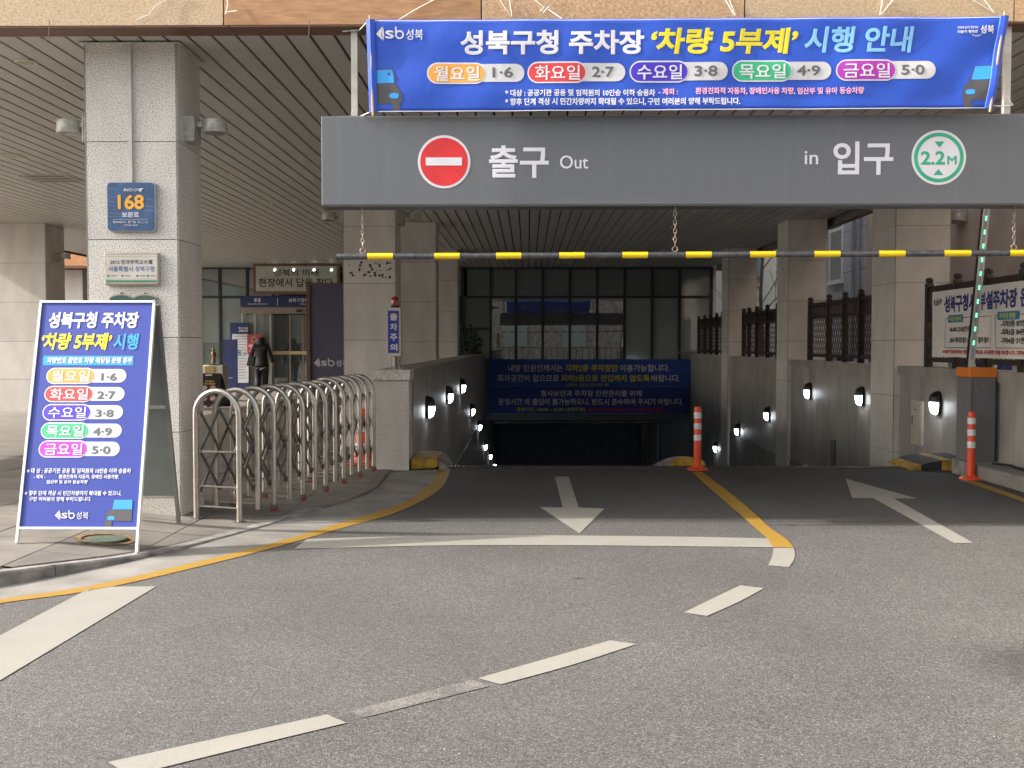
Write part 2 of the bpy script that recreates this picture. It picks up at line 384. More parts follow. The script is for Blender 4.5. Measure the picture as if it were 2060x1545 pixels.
    def build(s):
        for key, (m, v, f) in s.layers.items():
            me = bpy.data.meshes.new(key); me.from_pydata(v, [], f); me.update()
            if s.warp:
                bm = bmesh.new(); bm.from_mesh(me)
                bmesh.ops.triangulate(bm, faces=[q for q in bm.faces if len(q.verts) > 4])
                us = [a[0] for a in v]; k = math.ceil(min(us)/.1)*.1
                while k < max(us):
                    bmesh.ops.bisect_plane(bm, geom=bm.verts[:]+bm.edges[:]+bm.faces[:], plane_co=(k, 0, 0), plane_no=(1, 0, 0)); k += .1
                ws = [a[1] for a in v]; k = math.ceil(min(ws)/.06)*.06
                while k < max(ws):
                    bmesh.ops.bisect_plane(bm, geom=bm.verts[:]+bm.edges[:]+bm.faces[:], plane_co=(0, k, 0), plane_no=(0, 1, 0)); k += .06
                bm.to_mesh(me); bm.free()
            po = org(s.p)
            for vt in me.vertices:
                u, w_, h = vt.co
                d = s.warp(u, w_) if s.warp else 0
                vt.co = s.O+s.U*u+s.V*w_+s.N*(h+d)-po
            me.update()
            # face the viewer side
            name = key.split('#')[0]
            put(name, me, m, s.p)
def pills(pr, rows, lift=.0015):
    """weekday pills: rows of (outer box, end x, number box, text, number, colour)"""
    for i, (bx, xe, nb, day, num) in enumerate(rows):
        x0, x1, y0, y1 = bx; H = y1-y0
        pr.pill('number_plate#%d' % i, PILLW, (x0+H*.3, xe, y0+H*.07, y1-H*.09), lift)
        pr.pill('pill_border#%d' % i, TXW, bx, lift+.0012)
        pr.pill('weekday_pill#%d' % i, PC[i], (x0+H*.06, x1-H*.06, y0+H*.07, y1-H*.07), lift+.0024)
        pr.text('weekday_lettering#%d' % i, TXW, day, (x0+H*.36, x1-H*.30, y0+H*.17, y1-H*.14), .012, lift=lift+.0036, res=2)
        pr.text('number_lettering#%d' % i, TXG, num, nb, .022, lift=lift+.0024)
def carprint(pr, pts_win, pts_body, lamp):
    pr.poly('car_window_print', CARB, pts_win, .004); pr.poly('car_print', CARD, pts_body, .0028); pr.pill('car_window_print', CARB, lamp, .004, r=.02)

# ================================================================== SETTING: ground
XL, XR = -1.40, 5.30          # ramp walls
CREST = 13.0
def smooth(a, b, x): t = max(0, min(1, (x-a)/(b-a))); return t*t*(3-2*t)
def zs(x): return .09*smooth(2.3, 3.6, -x)
def ramp_z(y): return 0 if y < CREST else (-.17*(y-CREST)-.0)
road = MB()
B = 150
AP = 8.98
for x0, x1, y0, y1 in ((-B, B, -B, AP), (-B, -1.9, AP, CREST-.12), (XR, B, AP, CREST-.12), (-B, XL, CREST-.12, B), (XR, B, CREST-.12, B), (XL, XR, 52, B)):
    road.quad((x0,y0,0),(x1,y0,0),(x1,y1,0),(x0,y1,0))
road = struct('road', road, ASP, 'sunlit grey asphalt driveway in front of the car park ramp')
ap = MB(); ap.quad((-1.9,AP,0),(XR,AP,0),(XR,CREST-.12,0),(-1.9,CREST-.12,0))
part('apron', ap, asphalt('asphalt_apron_shade', (.057, .056, .055)), road, label='apron asphalt with canopy shade deepened in its colour, between a straight joint and the ramp drain')  # base colour lowered to deepen the canopy shade on the asphalt
part('paving_joint', MB().quad((-.9,AP-.008,.0015),(XR,AP-.008,.0015),(XR,AP+.008,.0015),(-.9,AP+.008,.0015)), JOINT, road)
rf = MB()
rf.quad((XL,CREST+.12,-.0),(XR,CREST+.12,0),(XR,CREST+.6,-.05),(XL,CREST+.6,-.05))
rf.quad((XL,CREST+.6,-.05),(XR,CREST+.6,-.05),(XR,52,ramp_z(52)),(XL,52,ramp_z(52)))
struct('ramp_floor', rf, ASPD, 'dark asphalt ramp running down under the building')
# gutter concrete strip between pavement and yellow line
out = [(-130,1234),(0,1206),(183,1178),(366,1137),(549,1092),(700,1047),(762.6,1029),(825,1004),(858.6,979),(873,962.6),(879.5,944)]
inn = [(-130,1243),(0,1213.5),(183,1188),(366,1148),(549,1102),(700,1058.6),(783.5,1035.6),(846,1009),(883.6,985.6),(898,966.8),(906.6,943.8)]
kerbl = [(-130,1196),(0,1179),(124,1155),(256,1130),(358,1107),(440,1085),(531,1060),(595,1040),(708,1005),(759,982),(786,949)]
def ribbon(a, b, z, sub=4):
    """smooth strip between two measured edges"""
    def cr(P, t):
        i = min(int(t), len(P)-2); f = t-i
        p = [Vector(P[max(i-1,0)]), Vector(P[i]), Vector(P[i+1]), Vector(P[min(i+2,len(P)-1)])]
        return .5*((2*p[1])+(p[2]-p[0])*f+(2*p[0]-5*p[1]+4*p[2]-p[3])*f*f+(3*p[1]-p[0]-3*p[2]+p[3])*f**3)
    n = (len(a)-1)*sub; A = [cr(a, i/sub) for i in range(n+1)]; Bq = [cr(b, i/sub) for i in range(n+1)]
    m = MB()
    for i in range(n): m.quad(Bq[i], Bq[i+1], A[i+1], A[i])
    return m
G = lambda L, z: [gp(x, y, z) for x, y in L]
def mark(name, mb, m, label): return part(name, mb, m, road, label=label)
mark('gutter', ribbon(G(kerbl, .002), G(out, .002), 0), CONC, 'pale concrete gutter strip beside the yellow edge line')
mark('yellow_line', ribbon(G(out, .004), G(inn, .004), 0), PY, 'curved yellow edge line along the pavement')
mark('yellow_line', ribbon(G([(1391,949),(1443,996),(1485,1031.5),(1527,1069),(1543.6,1083.6),(1556,1101)], .006),
     G([(1412,949),(1464,987.6),(1514,1029),(1548,1060.7),(1581,1083.6),(1597,1101)], .006), 0), PY, 'yellow line between the exit and entry lanes')
mark('lane_marking', ribbon(G([(1556,1102),(1553,1120),(1545,1137)], .004), G([(1597,1102),(1598.7,1121),(1587.5,1140.8)], .004), 0), PW, 'short curved white piece ending the yellow line')
mark('stop_line', ribbon(G([(618,1084),(740,1080.5),(860,1078),(1000,1076.5),(1200,1077.5),(1400,1080),(1544,1083)], .004),
     G([(592,1104),(740,1100),(900,1097),(1050,1096.5),(1200,1097),(1400,1099),(1556,1101)], .004), 0), PW, 'long white stop line across the exit lane')
def flat(pts, z=.004):
    m = MB(); P = [gp(x, y, z) for x, y in pts]; m.add(P, [tuple(range(len(P)))]); return m
mark('lane_dash', ribbon(G([(1489,1177.5),(1431,1205),(1376,1232)], .004), G([(1537,1183),(1485,1211),(1422,1239)], .004), 0), PW, 'white dash nearest the yellow line end')
mark('lane_dash', ribbon(G([(1228,1288),(1100,1324.5),(962,1364)], .004), G([(1280,1295.7),(1150,1337.5),(1007,1376.6)], .004), 0), PW, 'middle white dash of the curved lane line')
mark('lane_dash', ribbon(G([(658,1437),(450,1482),(217.6,1533)], .004), G([(697,1454),(480,1506),(262,1560)], .004), 0), PW, 'white dash at the near end of the curved lane line')
mark('worn_dash', ribbon(G([(950,1367),(830,1398),(700,1432)], .003), G([(985,1380),(850,1414),(730,1444)], .003), 0), PWD, 'worn grey trace of an old dash')
mark('road_band', flat([(314.6,1179.3),(192,1180.4),(175.6,1185.6),(0,1278),(-160,1362),(-160,1462),(0,1368.5)]), PW, 'broad white slanting band on the driveway')
mark('arrow_marking', flat([(1116,958.4),(1143.7,958.4),(1164.5,1021),(1216,1023),(1166,1073),(1086,1020),(1132,1021)]), PW, 'white arrow pointing out of the exit lane')
mark('arrow_marking', flat([(1701,962.6),(1844,1002.7),(1798,1002.7),(1958,1092),(1919,1092),(1756.5,1002),(1714.8,1001.4)]), PW, 'white arrow pointing into the entry lane')
mark('yellow_line', ribbon(G([(1942,961),(2000,981),(2060,1002),(2200,1051)], .004), G([(1926,964),(1990,986),(2060,1010),(2200,1062)], .004), 0), PY, 'yellow edge line at the foot of the right kerb')

# pavement: base sheet, pieces near, kerb stones
kb = sorted([(p.y, p.x) for p in G(kerbl, .004)])
def gx(y):
    if y <= kb[0][0]: return kb[0][1]+(y-kb[0][0])*(kb[1][1]-kb[0][1])/(kb[1][0]-kb[0][0])
    if y >= kb[-1][0]: return kb[-1][1]
    for (a, xa), (b, xb) in zip(kb, kb[1:]):
        if a <= y <= b: return xa+(xb-xa)*(y-a)/(b-a)
def clip_tile(x0, x1, y0, y1, inset=.0):
    n = 5; ys = [y0+(y1-y0)*i/n for i in range(n+1)]
    g = [(y, gx(y)-inset) for y in ys]
    if max(q for _, q in g) <= x0+.03: return None
    if min(q for _, q in g) >= x1: return [(x0,y0),(x1,y0),(x1,y1),(x0,y1)]
    pr = [(min(x1, q), y) for y, q in g if q > x0+.015]
    ylo = pr[0][1]
    left = [(x0, y1), (x0, ylo)] if pr[0][0] > x0+.02 else [(x0, y1)]
    return pr+left
sb = MB()
ys = [3+.25*i for i in range(40)]+[13+i*1.5 for i in range(16)]
for a, b in zip(ys, ys[1:]):
    xs = [-60, -3.6, -3.3, -2.95, -2.6, -2.3]
    ga, gb = (min(gx(a), XL-.45) if a > 12.6 else gx(a)-.02), (min(gx(b), XL-.45) if b > 12.6 else gx(b)-.02)
    la = [x for x in xs if x < ga-.01]+[ga]; lb = la[:-1]+[gb] if gb >= la[-2] else la[:-1]+[la[-2]+.005]
    for i in range(len(la)-1):
        sb.quad((la[i],a,zs(la[i])+.004),(la[i+1],a,zs(la[i+1])+.004),(lb[i+1],b,zs(lb[i+1])+.004),(lb[i],b,zs(lb[i])+.004))
m_, n_, l_, b_ = nodes_of('pavement_far')
g_ = n_.new('ShaderNodeNewGeometry'); br = n_.new('ShaderNodeTexBrick'); l_.new(g_.outputs['Position'], br.inputs['Vector'])
br.offset = 0; br.inputs['Scale'].default_value = 1; br.inputs['Brick Width'].default_value = .6; br.inputs['Row Height'].default_value = .5
br.inputs['Mortar Size'].default_value = .005; br.inputs['Color1'].default_value = (.17,.153,.133,1); br.inputs['Color2'].default_value = (.15,.135,.117,1); br.inputs['Mortar'].default_value = (.06,.055,.05,1)
nn = n_.new('ShaderNodeTexNoise'); nn.inputs['Scale'].default_value = 1.5; nn.inputs['Detail'].default_value = 6; l_.new(g_.outputs['Position'], nn.inputs['Vector'])
mm = n_.new('ShaderNodeMapRange'); mm.inputs['To Min'].default_value = .7; mm.inputs['To Max'].default_value = 1.3; l_.new(nn.outputs['Fac'], mm.inputs['Value'])
hh = n_.new('ShaderNodeHueSaturation'); l_.new(mm.outputs[0], hh.inputs['Value']); l_.new(br.outputs['Color'], hh.inputs['Color']); l_.new(hh.outputs[0], b_.inputs['Base Color']); b_.inputs['Roughness'].default_value = .8
pave = struct('pavement', sb, m_, 'brown stone pavement under the canopy left of the ramp')
for r in range(-4, 13):
    y0 = 7.69+.5*r
    for c in range(-6, 4):
        x0 = -3.34+.6*c; poly = clip_tile(x0+.005, x0+.595, y0+.005, y0+.495, .13)
        if not poly or (x0 > -1.95): continue
        if y0 > 12.6 and x0+.6 > XL-.45: continue
        zt = random.uniform(.009, .0125)
        mb = MB(); n = len(poly); v = [(x, y, zs(x)+zt) for x, y in poly]+[(x, y, zs(x)) for x, y in poly]
        mb.add(v, [tuple(range(n)), tuple(range(2*n-1, n-1, -1))]+[(i, (i+1)%n, (i+1)%n+n, i+n) for i in range(n)])
        part('paver', mb, PAV, pave)
# kerb stones follow the edge
yk = 6.2; k = 0
while yk < 12.5:
    L = .62 if yk < 8 else .8
    mb = MB(); n = 5; a = []; 
    for i in range(n+1):
        y = yk+.004+(L-.008)*i/n; x = gx(y); a.append((x, y))
    top = lambda x: zs(x)+.014
    for (xa, ya), (xb, yb) in zip(a, a[1:]):
        for q in ((0, .128),):
            d = .125
            mb.quad((xa,ya,top(xa)-.012),(xb,yb,top(xb)-.012),(xb-.018,yb,top(xb)),(xa-.018,ya,top(xa)))
            mb.quad((xa-.018,ya,top(xa)),(xb-.018,yb,top(xb)),(xb-d,yb,top(xb)),(xa-d,ya,top(xa)))
            mb.quad((xa,ya,0),(xb,yb,0),(xb,yb,top(xb)-.012),(xa,ya,top(xa)-.012))
    mb.quad((a[0][0],a[0][1],0),(a[0][0],a[0][1],top(a[0][0])-.012),(a[0][0]-.125,a[0][1],top(a[0][0])),(a[0][0]-.125,a[0][1],0))
    part('kerb_stone', mb, CONCD if yk < 8.9 else PAV, pave)
    yk += L; k += 1
# manhole cover
mc = gp(212, 1087.5, .06); mz = zs(mc.x)+.006
th = thing('manhole_cover', 'small round green metal cover set in the pavement behind the blue A-board', 'manhole cover', (mc.x, mc.y, mz))
mb = MB(); mb.lathe([(.15,.0),(.15,.008),(.14,.010),(.12,.010)], 28, (mc.x, mc.y, mz)); part('cover_plate', mb, mat('green_iron', (.12,.16,.12), .6, metal=.3, var=.3, scale=30), th)
mb = MB(); 
for k in range(28):
    a, b = 2*math.pi*k/28, 2*math.pi*(k+1)/28
    mb.quad(*[(mc.x+r*math.cos(t), mc.y+r*math.sin(t), zs(mc.x+r*math.cos(t))+.0145) for r, t in ((.165,a),(.165,b),(.215,b),(.215,a))])
part('frame_ring', mb, mat('rusty_ring', (.2,.13,.06), .9, var=.6, scale=14), th)
# trench drain at the crest
th = thing('trench_drain', 'dark slotted metal drain across the top of the ramp', 'drain', (1.95, CREST, 0))
mb = MB(); mb.box(XL, XR, CREST-.118, CREST+.118, -.08, -.03); part('drain_channel', mb, DARK, th)
mb = MB(); mb.box(XL, XR, CREST-.118, CREST-.098, -.03, .012); mb.box(XL, XR, CREST+.098, CREST+.118, -.03, .002); 
x = XL
while x < XR: mb.box(x, x+.022, CREST-.098, CREST+.098, -.028, .006); x += .05
part('grating', mb, mat('drain_iron', (.10,.09,.085), .5, metal=.6, var=.3, scale=20), th, kind='stuff')

rr = random.Random(21)   # grit and crumbs lying on the road
db = MB()
for i in range(80):
    p = gp(rr.uniform(150, 2060), rr.uniform(1000, 1540)); sz = rr.uniform(.002, .006); a = rr.uniform(0, 6.3)
    db.add([(p.x+sz*math.cos(a+k*2.1+rr.uniform(-.3,.3)), p.y+sz*math.sin(a+k*2.1), .002) for k in range(3)]+[(p.x, p.y, .002+sz*.7)], [(0,2,1),(0,1,3),(1,2,3),(2,0,3)])
tag_ = struct('debris', db, mat('grit', (.26,.25,.23), .8, var=.5, scale=30), None, 'stuff')
tag_['label'] = 'pale grit and crumbs scattered over the driveway'; tag_['category'] = 'debris'

# ================================================================== SETTING: building
CZ = 4.0; Y0 = 8.45; YB = 35.0; CXL, CXR = -12.55, 6.12
bld = thing('office_building', 'district office building with a deep slatted canopy and tan fascia over the ramp', 'building', (-3, 20, 4))
mb = MB(); mb.box(CXL, CXR, Y0+.06, 52, CZ+.07, 9.0); part('roof_slab', mb, JOINT, bld)  # upper storeys out of view, raised to keep sun off the tan wall
ceil_ = part('ceiling', MB().box(CXL+.02, CXR-.02, Y0+.26, YB, CZ+.035, CZ+.062), DARK, bld)
jy = [Y0+.27, 10.555, 14.66, 18.85, 22.95, 27.05, 31.15, YB-.02]
sx0 = -12.569; w_ = .2; far = MB(); meshes = {}
for j in range(len(jy)-1):
    L = jy[j+1]-jy[j]-.006
    if j not in meshes:
        m = MB(); m.add([(.012,0,.03),(.012,0,.003),(.015,0,0),(.183,0,0),(.186,0,.003),(.186,0,.03),(.012,L,.03),(.012,L,.003),(.015,L,0),(.183,L,0),(.186,L,.003),(.186,L,.03)],
            [(0,1,2,3,4,5),(11,10,9,8,7,6)]+[(i+1, i, i+6, i+7) for i in range(5)])
        meshes[j] = m.mesh('slat')
    x = sx0+.2
    while x+.2 <= CXR-.02:
        vis = -(.515*jy[j+1])-.4 < x < .47*jy[j+1]+.2
        if j < 4 and vis: put('slat', meshes[j], SLAT, ceil_, (x, jy[j]+.003, CZ))
        else: far.box(x+.012, x+.186, jy[j]+.003, jy[j]+L, CZ, CZ+.03)
        x += .2
part('slat', far, SLAT, ceil_, kind='stuff')
# fascia
def fascia_mat(name, c1, c2, sc):
    m, n, l, b = nodes_of(name); b.inputs['Roughness'].default_value = .5
    g = n.new('ShaderNodeNewGeometry'); mp = n.new('ShaderNodeMapping'); mp.inputs['Scale'].default_value = sc; l.new(g.outputs['Position'], mp.inputs[0])
    a = n.new('ShaderNodeTexNoise'); a.inputs['Scale'].default_value = 9; a.inputs['Detail'].default_value = 8; a.inputs['Distortion'].default_value = .7; l.new(mp.outputs[0], a.inputs['Vector'])
    cr = n.new('ShaderNodeValToRGB'); cr.color_ramp.elements[0].color = (*c1,1); cr.color_ramp.elements[1].color = (*c2,1); cr.color_ramp.elements[0].position = .35; cr.color_ramp.elements[1].position = .68
    l.new(a.outputs['Fac'], cr.inputs[0]); l.new(cr.outputs[0], b.inputs['Base Color']); return m
FM = [fascia_mat('fascia_sandy', (.40,.27,.15), (.58,.46,.31), (6,1,9)), fascia_mat('fascia_brown', (.33,.17,.075), (.46,.26,.13), (.6,1,3.5)), fascia_mat('fascia_mixed', (.38,.21,.10), (.58,.42,.27), (5,1,7))]
fx = [-12.6, -10.59, -8.54, -6.49, -4.44, -2.39, -.366, 1.686, 3.77, 5.8, 6.15]
for i, (a, b) in enumerate(zip(fx, fx[1:])):
    part('fascia_panel', MB().box(a+.005, b-.005, Y0, Y0+.045, CZ+.002, CZ+1.3), FM[[0,1,0,1,0,1,2,0,2,1][i]], bld)
    part('fascia_panel', MB().box(a+.005, b-.005, Y0, Y0+.045, CZ+1.31, CZ+2.6), FM[[1,0,1,0,1,2,0,2,0,0][i]], bld)
for i, (a, b) in enumerate(zip(fx, fx[1:])): part('fascia_panel', MB().box(a+.005, b-.005, Y0, Y0+.045, CZ+2.61, CZ+5.0), FM[[0,2,0,1,2,0,2,0,1,1][i]], bld)
part('fascia_backing', MB().box(CXL+.01, CXR-.01, Y0+.046, Y0+.058, CZ+.03, CZ+4.98), DARK, bld)
RUST = mat('brown_trim', (.155,.075,.045), .5, var=.2, scale=3)
for a, b in ((-12.58, -2.35), (-2.345, 6.14)):
    part('soffit_trim', MB().box(a, b-.003, Y0+.005, Y0+.25, CZ-.012, CZ), RUST, bld)
part('side_fascia', MB().box(CXR+.005, CXR+.16, Y0+.3, YB, CZ-.12, 9.0), mat('side_fascia', (.17,.15,.13), .6), bld)
part('side_fascia', MB().box(CXL-.06, CXL-.005, Y0+.05, YB, CZ-.02, CZ+2.6), RUST, bld)
for px in (99, 622, 970):   # wire hooks hanging off the soffit trim
    p = yp(px, 52, Y0-.02); part('wire_hook', MB().sweep([(p.x, Y0-.012, p.z+.05), (p.x, Y0-.02, p.z-.01), (p.x-.005, Y0-.02, p.z-.09), (p.x-.03, Y0-.02, p.z-.12)], .003, 5), mat('rust_wire', (.12,.07,.05), .8), bld)

# granite columns
def column(name, label, x0, x1, y0, y1, z0, top=CZ, seams=(-3.3,-2.5,-1.68,-.86,-.05,.76,1.555,2.37,3.18), extra=None):
    t = thing('column', label, 'column', ((x0+x1)/2, (y0+y1)/2, max(z0, 0)), 'granite clad columns carrying the canopy')
    part('core', MB().box(x0+.012, x1-.012, y0+.012, y1-.012, z0, top-.002), JOINT, t)
    zz = [z0]+[s for s in seams if z0+.1 < s < top-.1]+[top-.002]
    for a, b in zip(zz, zz[1:]):
        g = .003
        part('stone_panel', MB().box(x0+.014, x1-.014, y0, y0+.012, a+g, b-g), GR, t)
        part('stone_panel', MB().box(x0, x0+.012, y0+.008, y1, a+g, b-g), GR, t)
        part('stone_panel', MB().box(x1-.012, x1, y0+.008, y1, a+g, b-g), GR, t)
    for xa in (x0, x1-.012):   # corner bead
        part('corner_bead', MB().box(xa+.001, xa+.011, y0+.001, y0+.007, z0, top-.004), GRW, t)
    return t
cL1 = column('column', 'granite column with the blue 168 plate, nearest the street', -3.683, -2.909, 8.9, 9.52, .0)
for s_ in (-1,):
    part('conduit', MB().box(-3.312, -3.282, 8.872, 8.899, 2.83, CZ-.01), mat('conduit_white', (.55,.53,.48), .5), cL1)
part('cover_trim', MB().box(-3.72, -2.87, 8.86, 9.56, CZ-.018, CZ-.014), SLAT, cL1)
column('c', 'wide granite column at the far left behind the blue A-board', -11.03, -10.0, 22.1, 23.0, .085)
cC1 = column('c', 'granite column with dark drill marks beside the navy banner', -2.647, -1.884, 15.3, 15.8, 0)
column('c', 'shaded column just right of the one with drill marks', -2.629, -1.881, 22.0, 22.6, 0)
column('c', 'dark column beside the dim glass wall, left of the ramp', -2.6, -1.862, 28.4, 29.1, 0)
column('c', 'granite column rising from the ramp wall beside the boom barrier', 5.209, 5.995, 15.3, 16.31, -1.2)
column('c', 'middle granite column on the right ramp wall between two fence bays', 5.225, 6.0, 21.6, 22.55, -2.4)
column('c', 'farthest granite column on the right ramp wall', 5.215, 5.97, 28.0, 28.9, -3.4)
DR = mat('drill_mark', (.05,.045,.04), .9)
mb = MB(); rr = random.Random(3)
for i in range(46):
    px = rr.uniform(702, 788); py = rr.uniform(531, 562)-6*math.sin((px-700)/30); p = yp(px, py, 15.294); r_ = rr.choice((.008,.011,.016,.02))
    mb.add([(p.x+r_*math.cos(2*math.pi*k/8), 15.2975-.0001*i, p.z+r_*math.sin(2*math.pi*k/8)*.85) for k in range(8)], [tuple(range(8))])
part('drill_mark', mb, DR, cC1, kind='stuff')

# ramp walls
def ramp_wall(label, side, x, y0, y1, coping_z=1.19):
    """side -1: body lies to the left of the face; +1: to the right"""
    t = thing('ramp_wall', label, 'wall', (x, y0, 0))
    d = .40 if side < 0 else .36
    a, b = (x-d, x) if side < 0 else (x, x+d)
    part('wall_core', MB().box(min(a+.012*(side<0 and 1 or 1), a+.012), b-.012, y0+.012, y1, -6.5, 1.07), JOINT, t)
    y = y0; i = 0; rest = MB()
    fx0, fx1 = (x-.012, x) if side < 0 else (x, x+.012)
    while y < y1-.05:
        ye = min(y+.5, y1); zlow = -.82
        if y < 26.5: part('wall_panel', MB().box(fx0, fx1, y+.003, ye-.003, max(zlow, -.82)+.003, 1.069), GRW, t)
        else: rest.box(fx0, fx1, y+.003, ye-.003, zlow+.003, 1.069)
        y = ye; i += 1
    if rest.v: part('wall_panel', rest, GRW, t, kind='stuff')
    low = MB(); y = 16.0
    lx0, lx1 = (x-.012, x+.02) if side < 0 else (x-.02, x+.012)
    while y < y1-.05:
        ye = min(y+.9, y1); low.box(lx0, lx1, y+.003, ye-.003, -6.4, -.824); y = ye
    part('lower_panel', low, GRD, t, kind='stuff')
    if side > 0: part('end_panel', MB().box(a+.012, b, y0-.012, y0+.01, 0, 1.069), GRW, t)
    # coping stones
    y = y0
    cx0, cx1 = (x-d-.03, x+.012) if side < 0 else (x-.035, x+d+.03)
    while y < y1-.05:
        ye = min(y+1.2, y1)
        o = part('coping_stone', MB().box(cx0, cx1, y+.002, ye-.002, 1.071, coping_z), GRW, t); y = ye
    return t
wl = ramp_wall('low granite wall with round lamps along the left side of the ramp', -1, XL, 13.0, YB)
part('end_post', MB().box(-1.812, -1.412, 12.62, 12.995, 0, 1.069), GR, wl)
bevel(part('post_cap', MB().box(-1.845, -1.39, 12.585, 12.995, 1.071, 1.19), GR, wl), .005)
wr = ramp_wall('low granite wall with round lamps and brown fence along the right side', 1, XR, 8.2, YB)
# tunnel under the building
tun = MB()
tun.box(XL-.4, XL, YB+.01, 52, -6.5, 1.0); tun.box(XR, XR+.4, YB+.01, 52, -6.5, 1.0); tun.box(XL, XR, 51.6, 52, -7, -.7)
struct('tunnel_wall', tun, mat('tunnel_concrete', (.34,.37,.40), .8, var=.2), 'dark concrete side walls of the covered ramp')
struct('tunnel_ceiling', MB().box(XL-.4, XR+.4, YB+.35, 52, -.85, -.6), mat('tunnel_ceiling', (.3,.31,.33), .8))
lt = thing('lintel', 'dark concrete lintel with a pipe over the ramp opening', 'lintel', (2, YB, -1))
part('beam', MB().box(XL, XR, YB+.02, YB+.34, -1.0, 1.0), mat('lintel_concrete', (.12,.125,.135), .7), lt)
part('pipe', MB().tube((-1.1, YB-.03, -1.07), (4.7, YB-.03, -1.07), .035, 8), STEELB, lt)
for i in range(7): part('pipe_clip', MB().box(-1.0+.93*i, -.97+.93*i, YB-.04, YB+.02, -1.1, -1.0), STEELB, lt)
part('door_jamb', MB().box(3.75, 3.95, YB+.1, YB+.3, -4.2, -1.0), BLK, lt)
part('roller_pipe', MB().tube((4.35, YB+.4, -4.2), (4.35, YB+.4, -.9), .05, 8), STEELB, lt)

# glass wall at the back of the ramp
GF = mat('window_frame', (.018,.02,.022), .4, var=.1)
GD = glassy('glass_dark', (.03,.036,.038), .26, .012)
GDM = glassy('glass_spandrel', (.11,.13,.13), .08, .12)
GDL = glassy('glass_backed', (.26,.30,.285), .05, .08)
gw = thing('glass_wall', 'dim dark glazed wall above the blue banners at the end of the ramp', 'window wall', (2, YB, 1))
mx_ = [931, 987, 1038, 1092, 1146.5, 1201.6, 1256.7, 1311.8, 1367, 1431]
mX = [yp(p, 600, YB).x for p in mx_]
ztop, zt1, zbot = 3.97, 3.03, .98
for i, (a, b) in enumerate(zip(mX, mX[1:])):
    part('pane', MB().box(a+.045, b-.045, YB+.02, YB+.03, zt1+.04, ztop-.04), GDM, gw)
    if i == 0:
        part('pane', MB().box(a+.045, b-.045, YB+.02, YB+.03, 2.03, zt1-.04), GDM, gw)
        part('pane', MB().box(a+.045, b-.045, YB+.02, YB+.03, zbot, 1.95), GDM, gw)
        part('transom', MB().box(a+.04, b-.04, YB-.03, YB+.05, 1.95, 2.03), GF, gw)
    else: part('pane', MB().box(a+.045, b-.045, YB+.02, YB+.03, zbot, zt1-.04), GD if i < 6 else GDL, gw)
for a in mX: part('mullion', MB().box(a-.045, a+.045, YB-.035, YB+.05, zbot, ztop), GF, gw)
for z in (ztop, zt1): part('transom', MB().box(mX[0], mX[-1], YB-.03, YB+.045, z-.04, z+.04 if z < 3.9 else CZ), GF, gw)
part('backing', MB().box(mX[0]-.1, mX[-1]+.1, YB+.06, YB+.1, zbot-.1, CZ+.05), DARK, gw)
part('side_wall', MB().box(mX[-1]+.05, 6.12, YB-.02, YB+.4, .2, CZ), mat('white_render', (.62,.64,.66), .7), gw)
part('sill', MB().box(XR-.5, 6.2, YB-.25, YB-.04, 1.19, 1.25), GRD, gw)

# ------------------------------------------------------------------ entrance facade on the left
ef = thing('entrance_facade', 'glazed office front with sliding doors at the back of the canopy', 'facade', (-6, YB, 0))
GE = glassy('glass_entrance', (.20,.225,.205), .22, .04)
GEU = glassy('glass_entrance_upper', (.075,.085,.08), .30, .04)
FX = [-22, -19, -16, -13.2, -10.8, -10.1, -9.2, -8.35, -5.2, -1.95]
for i, (a, b) in enumerate(zip(FX, FX[1:])):
    part('pane', MB().box(a+.04, b-.04, YB+.02, YB+.03, 3.08, CZ-.05), GEU, ef)
    if not (-9.5 < a < -5): part('pane', MB().box(a+.04, b-.04, YB+.02, YB+.03, .15, 3.0), GE, ef)
    if i: part('mullion', MB().box(a-.04, a+.04, YB-.05, YB+.05, .09, CZ-.01), GF, ef)
part('pane', MB().box(-9.16, -8.4, YB+.02, YB+.03, .15, 3.0), GE, ef)
part('transom', MB().box(-22, -1.95, YB-.04, YB+.045, 3.0, 3.08), GF, ef)
part('top_frame', MB().box(-22, -1.95, YB-.04, YB+.045, CZ-.05, CZ-.003), GF, ef)
part('base', MB().box(-22, -1.95, YB-.03, YB+.04, .09, .15), GF, ef)
part('backing', MB().box(-22, -1.9, YB+.7, YB+.8, 0, CZ+.6), mat('interior_grey', (.10,.11,.105), .9), ef)
# porch
pc = thing('entrance_porch', 'glass porch with navy header reading secondary entrance in white', 'entrance', (-8, 33.8, 0))
YP = 33.6
NAVY = mat('navy_panel', (.014,.024,.10), .45, var=.1)
PXp = lambda px: yp(px, 640, YP).x
PZ = lambda py: yp(550, py, YP).z
part('header_sign', MB().box(PXp(484), PXp(705), YP, YP+.25, PZ(617.5), PZ(595.5)), NAVY, pc)
BRN = mat('porch_header', (.26,.215,.17), .4, metal=.3, var=.1)
part('door_header', MB().box(PXp(486), PXp(704), YP+.03, YP+.22, PZ(631), PZ(617.8)), BRN, pc)
for px in (486.5, 512, 543.5, 625, 700): part('post', MB().box(PXp(px)-.03, PXp(px)+.03, YP+.04, YP+.1, .09, PZ(631)), mat('porch_steel', (.42,.39,.34), .35, metal=.7), pc)
GP_ = glassy('glass_door', (.02,.025,.022), .2, .03)
for a, b in ((545, 580), (581, 624), (626, 698)):
    part('sliding_door', MB().box(PXp(a)+.03, PXp(b)-.03, YP+.12, YP+.14, .1, PZ(633)), GP_, pc)
for a, b in ((489, 511), (514, 542)):
    part('side_glass', MB().box(PXp(a)+.02, PXp(b)-.02, YP+.12, YP+.14, .1, PZ(633)), GE, pc)
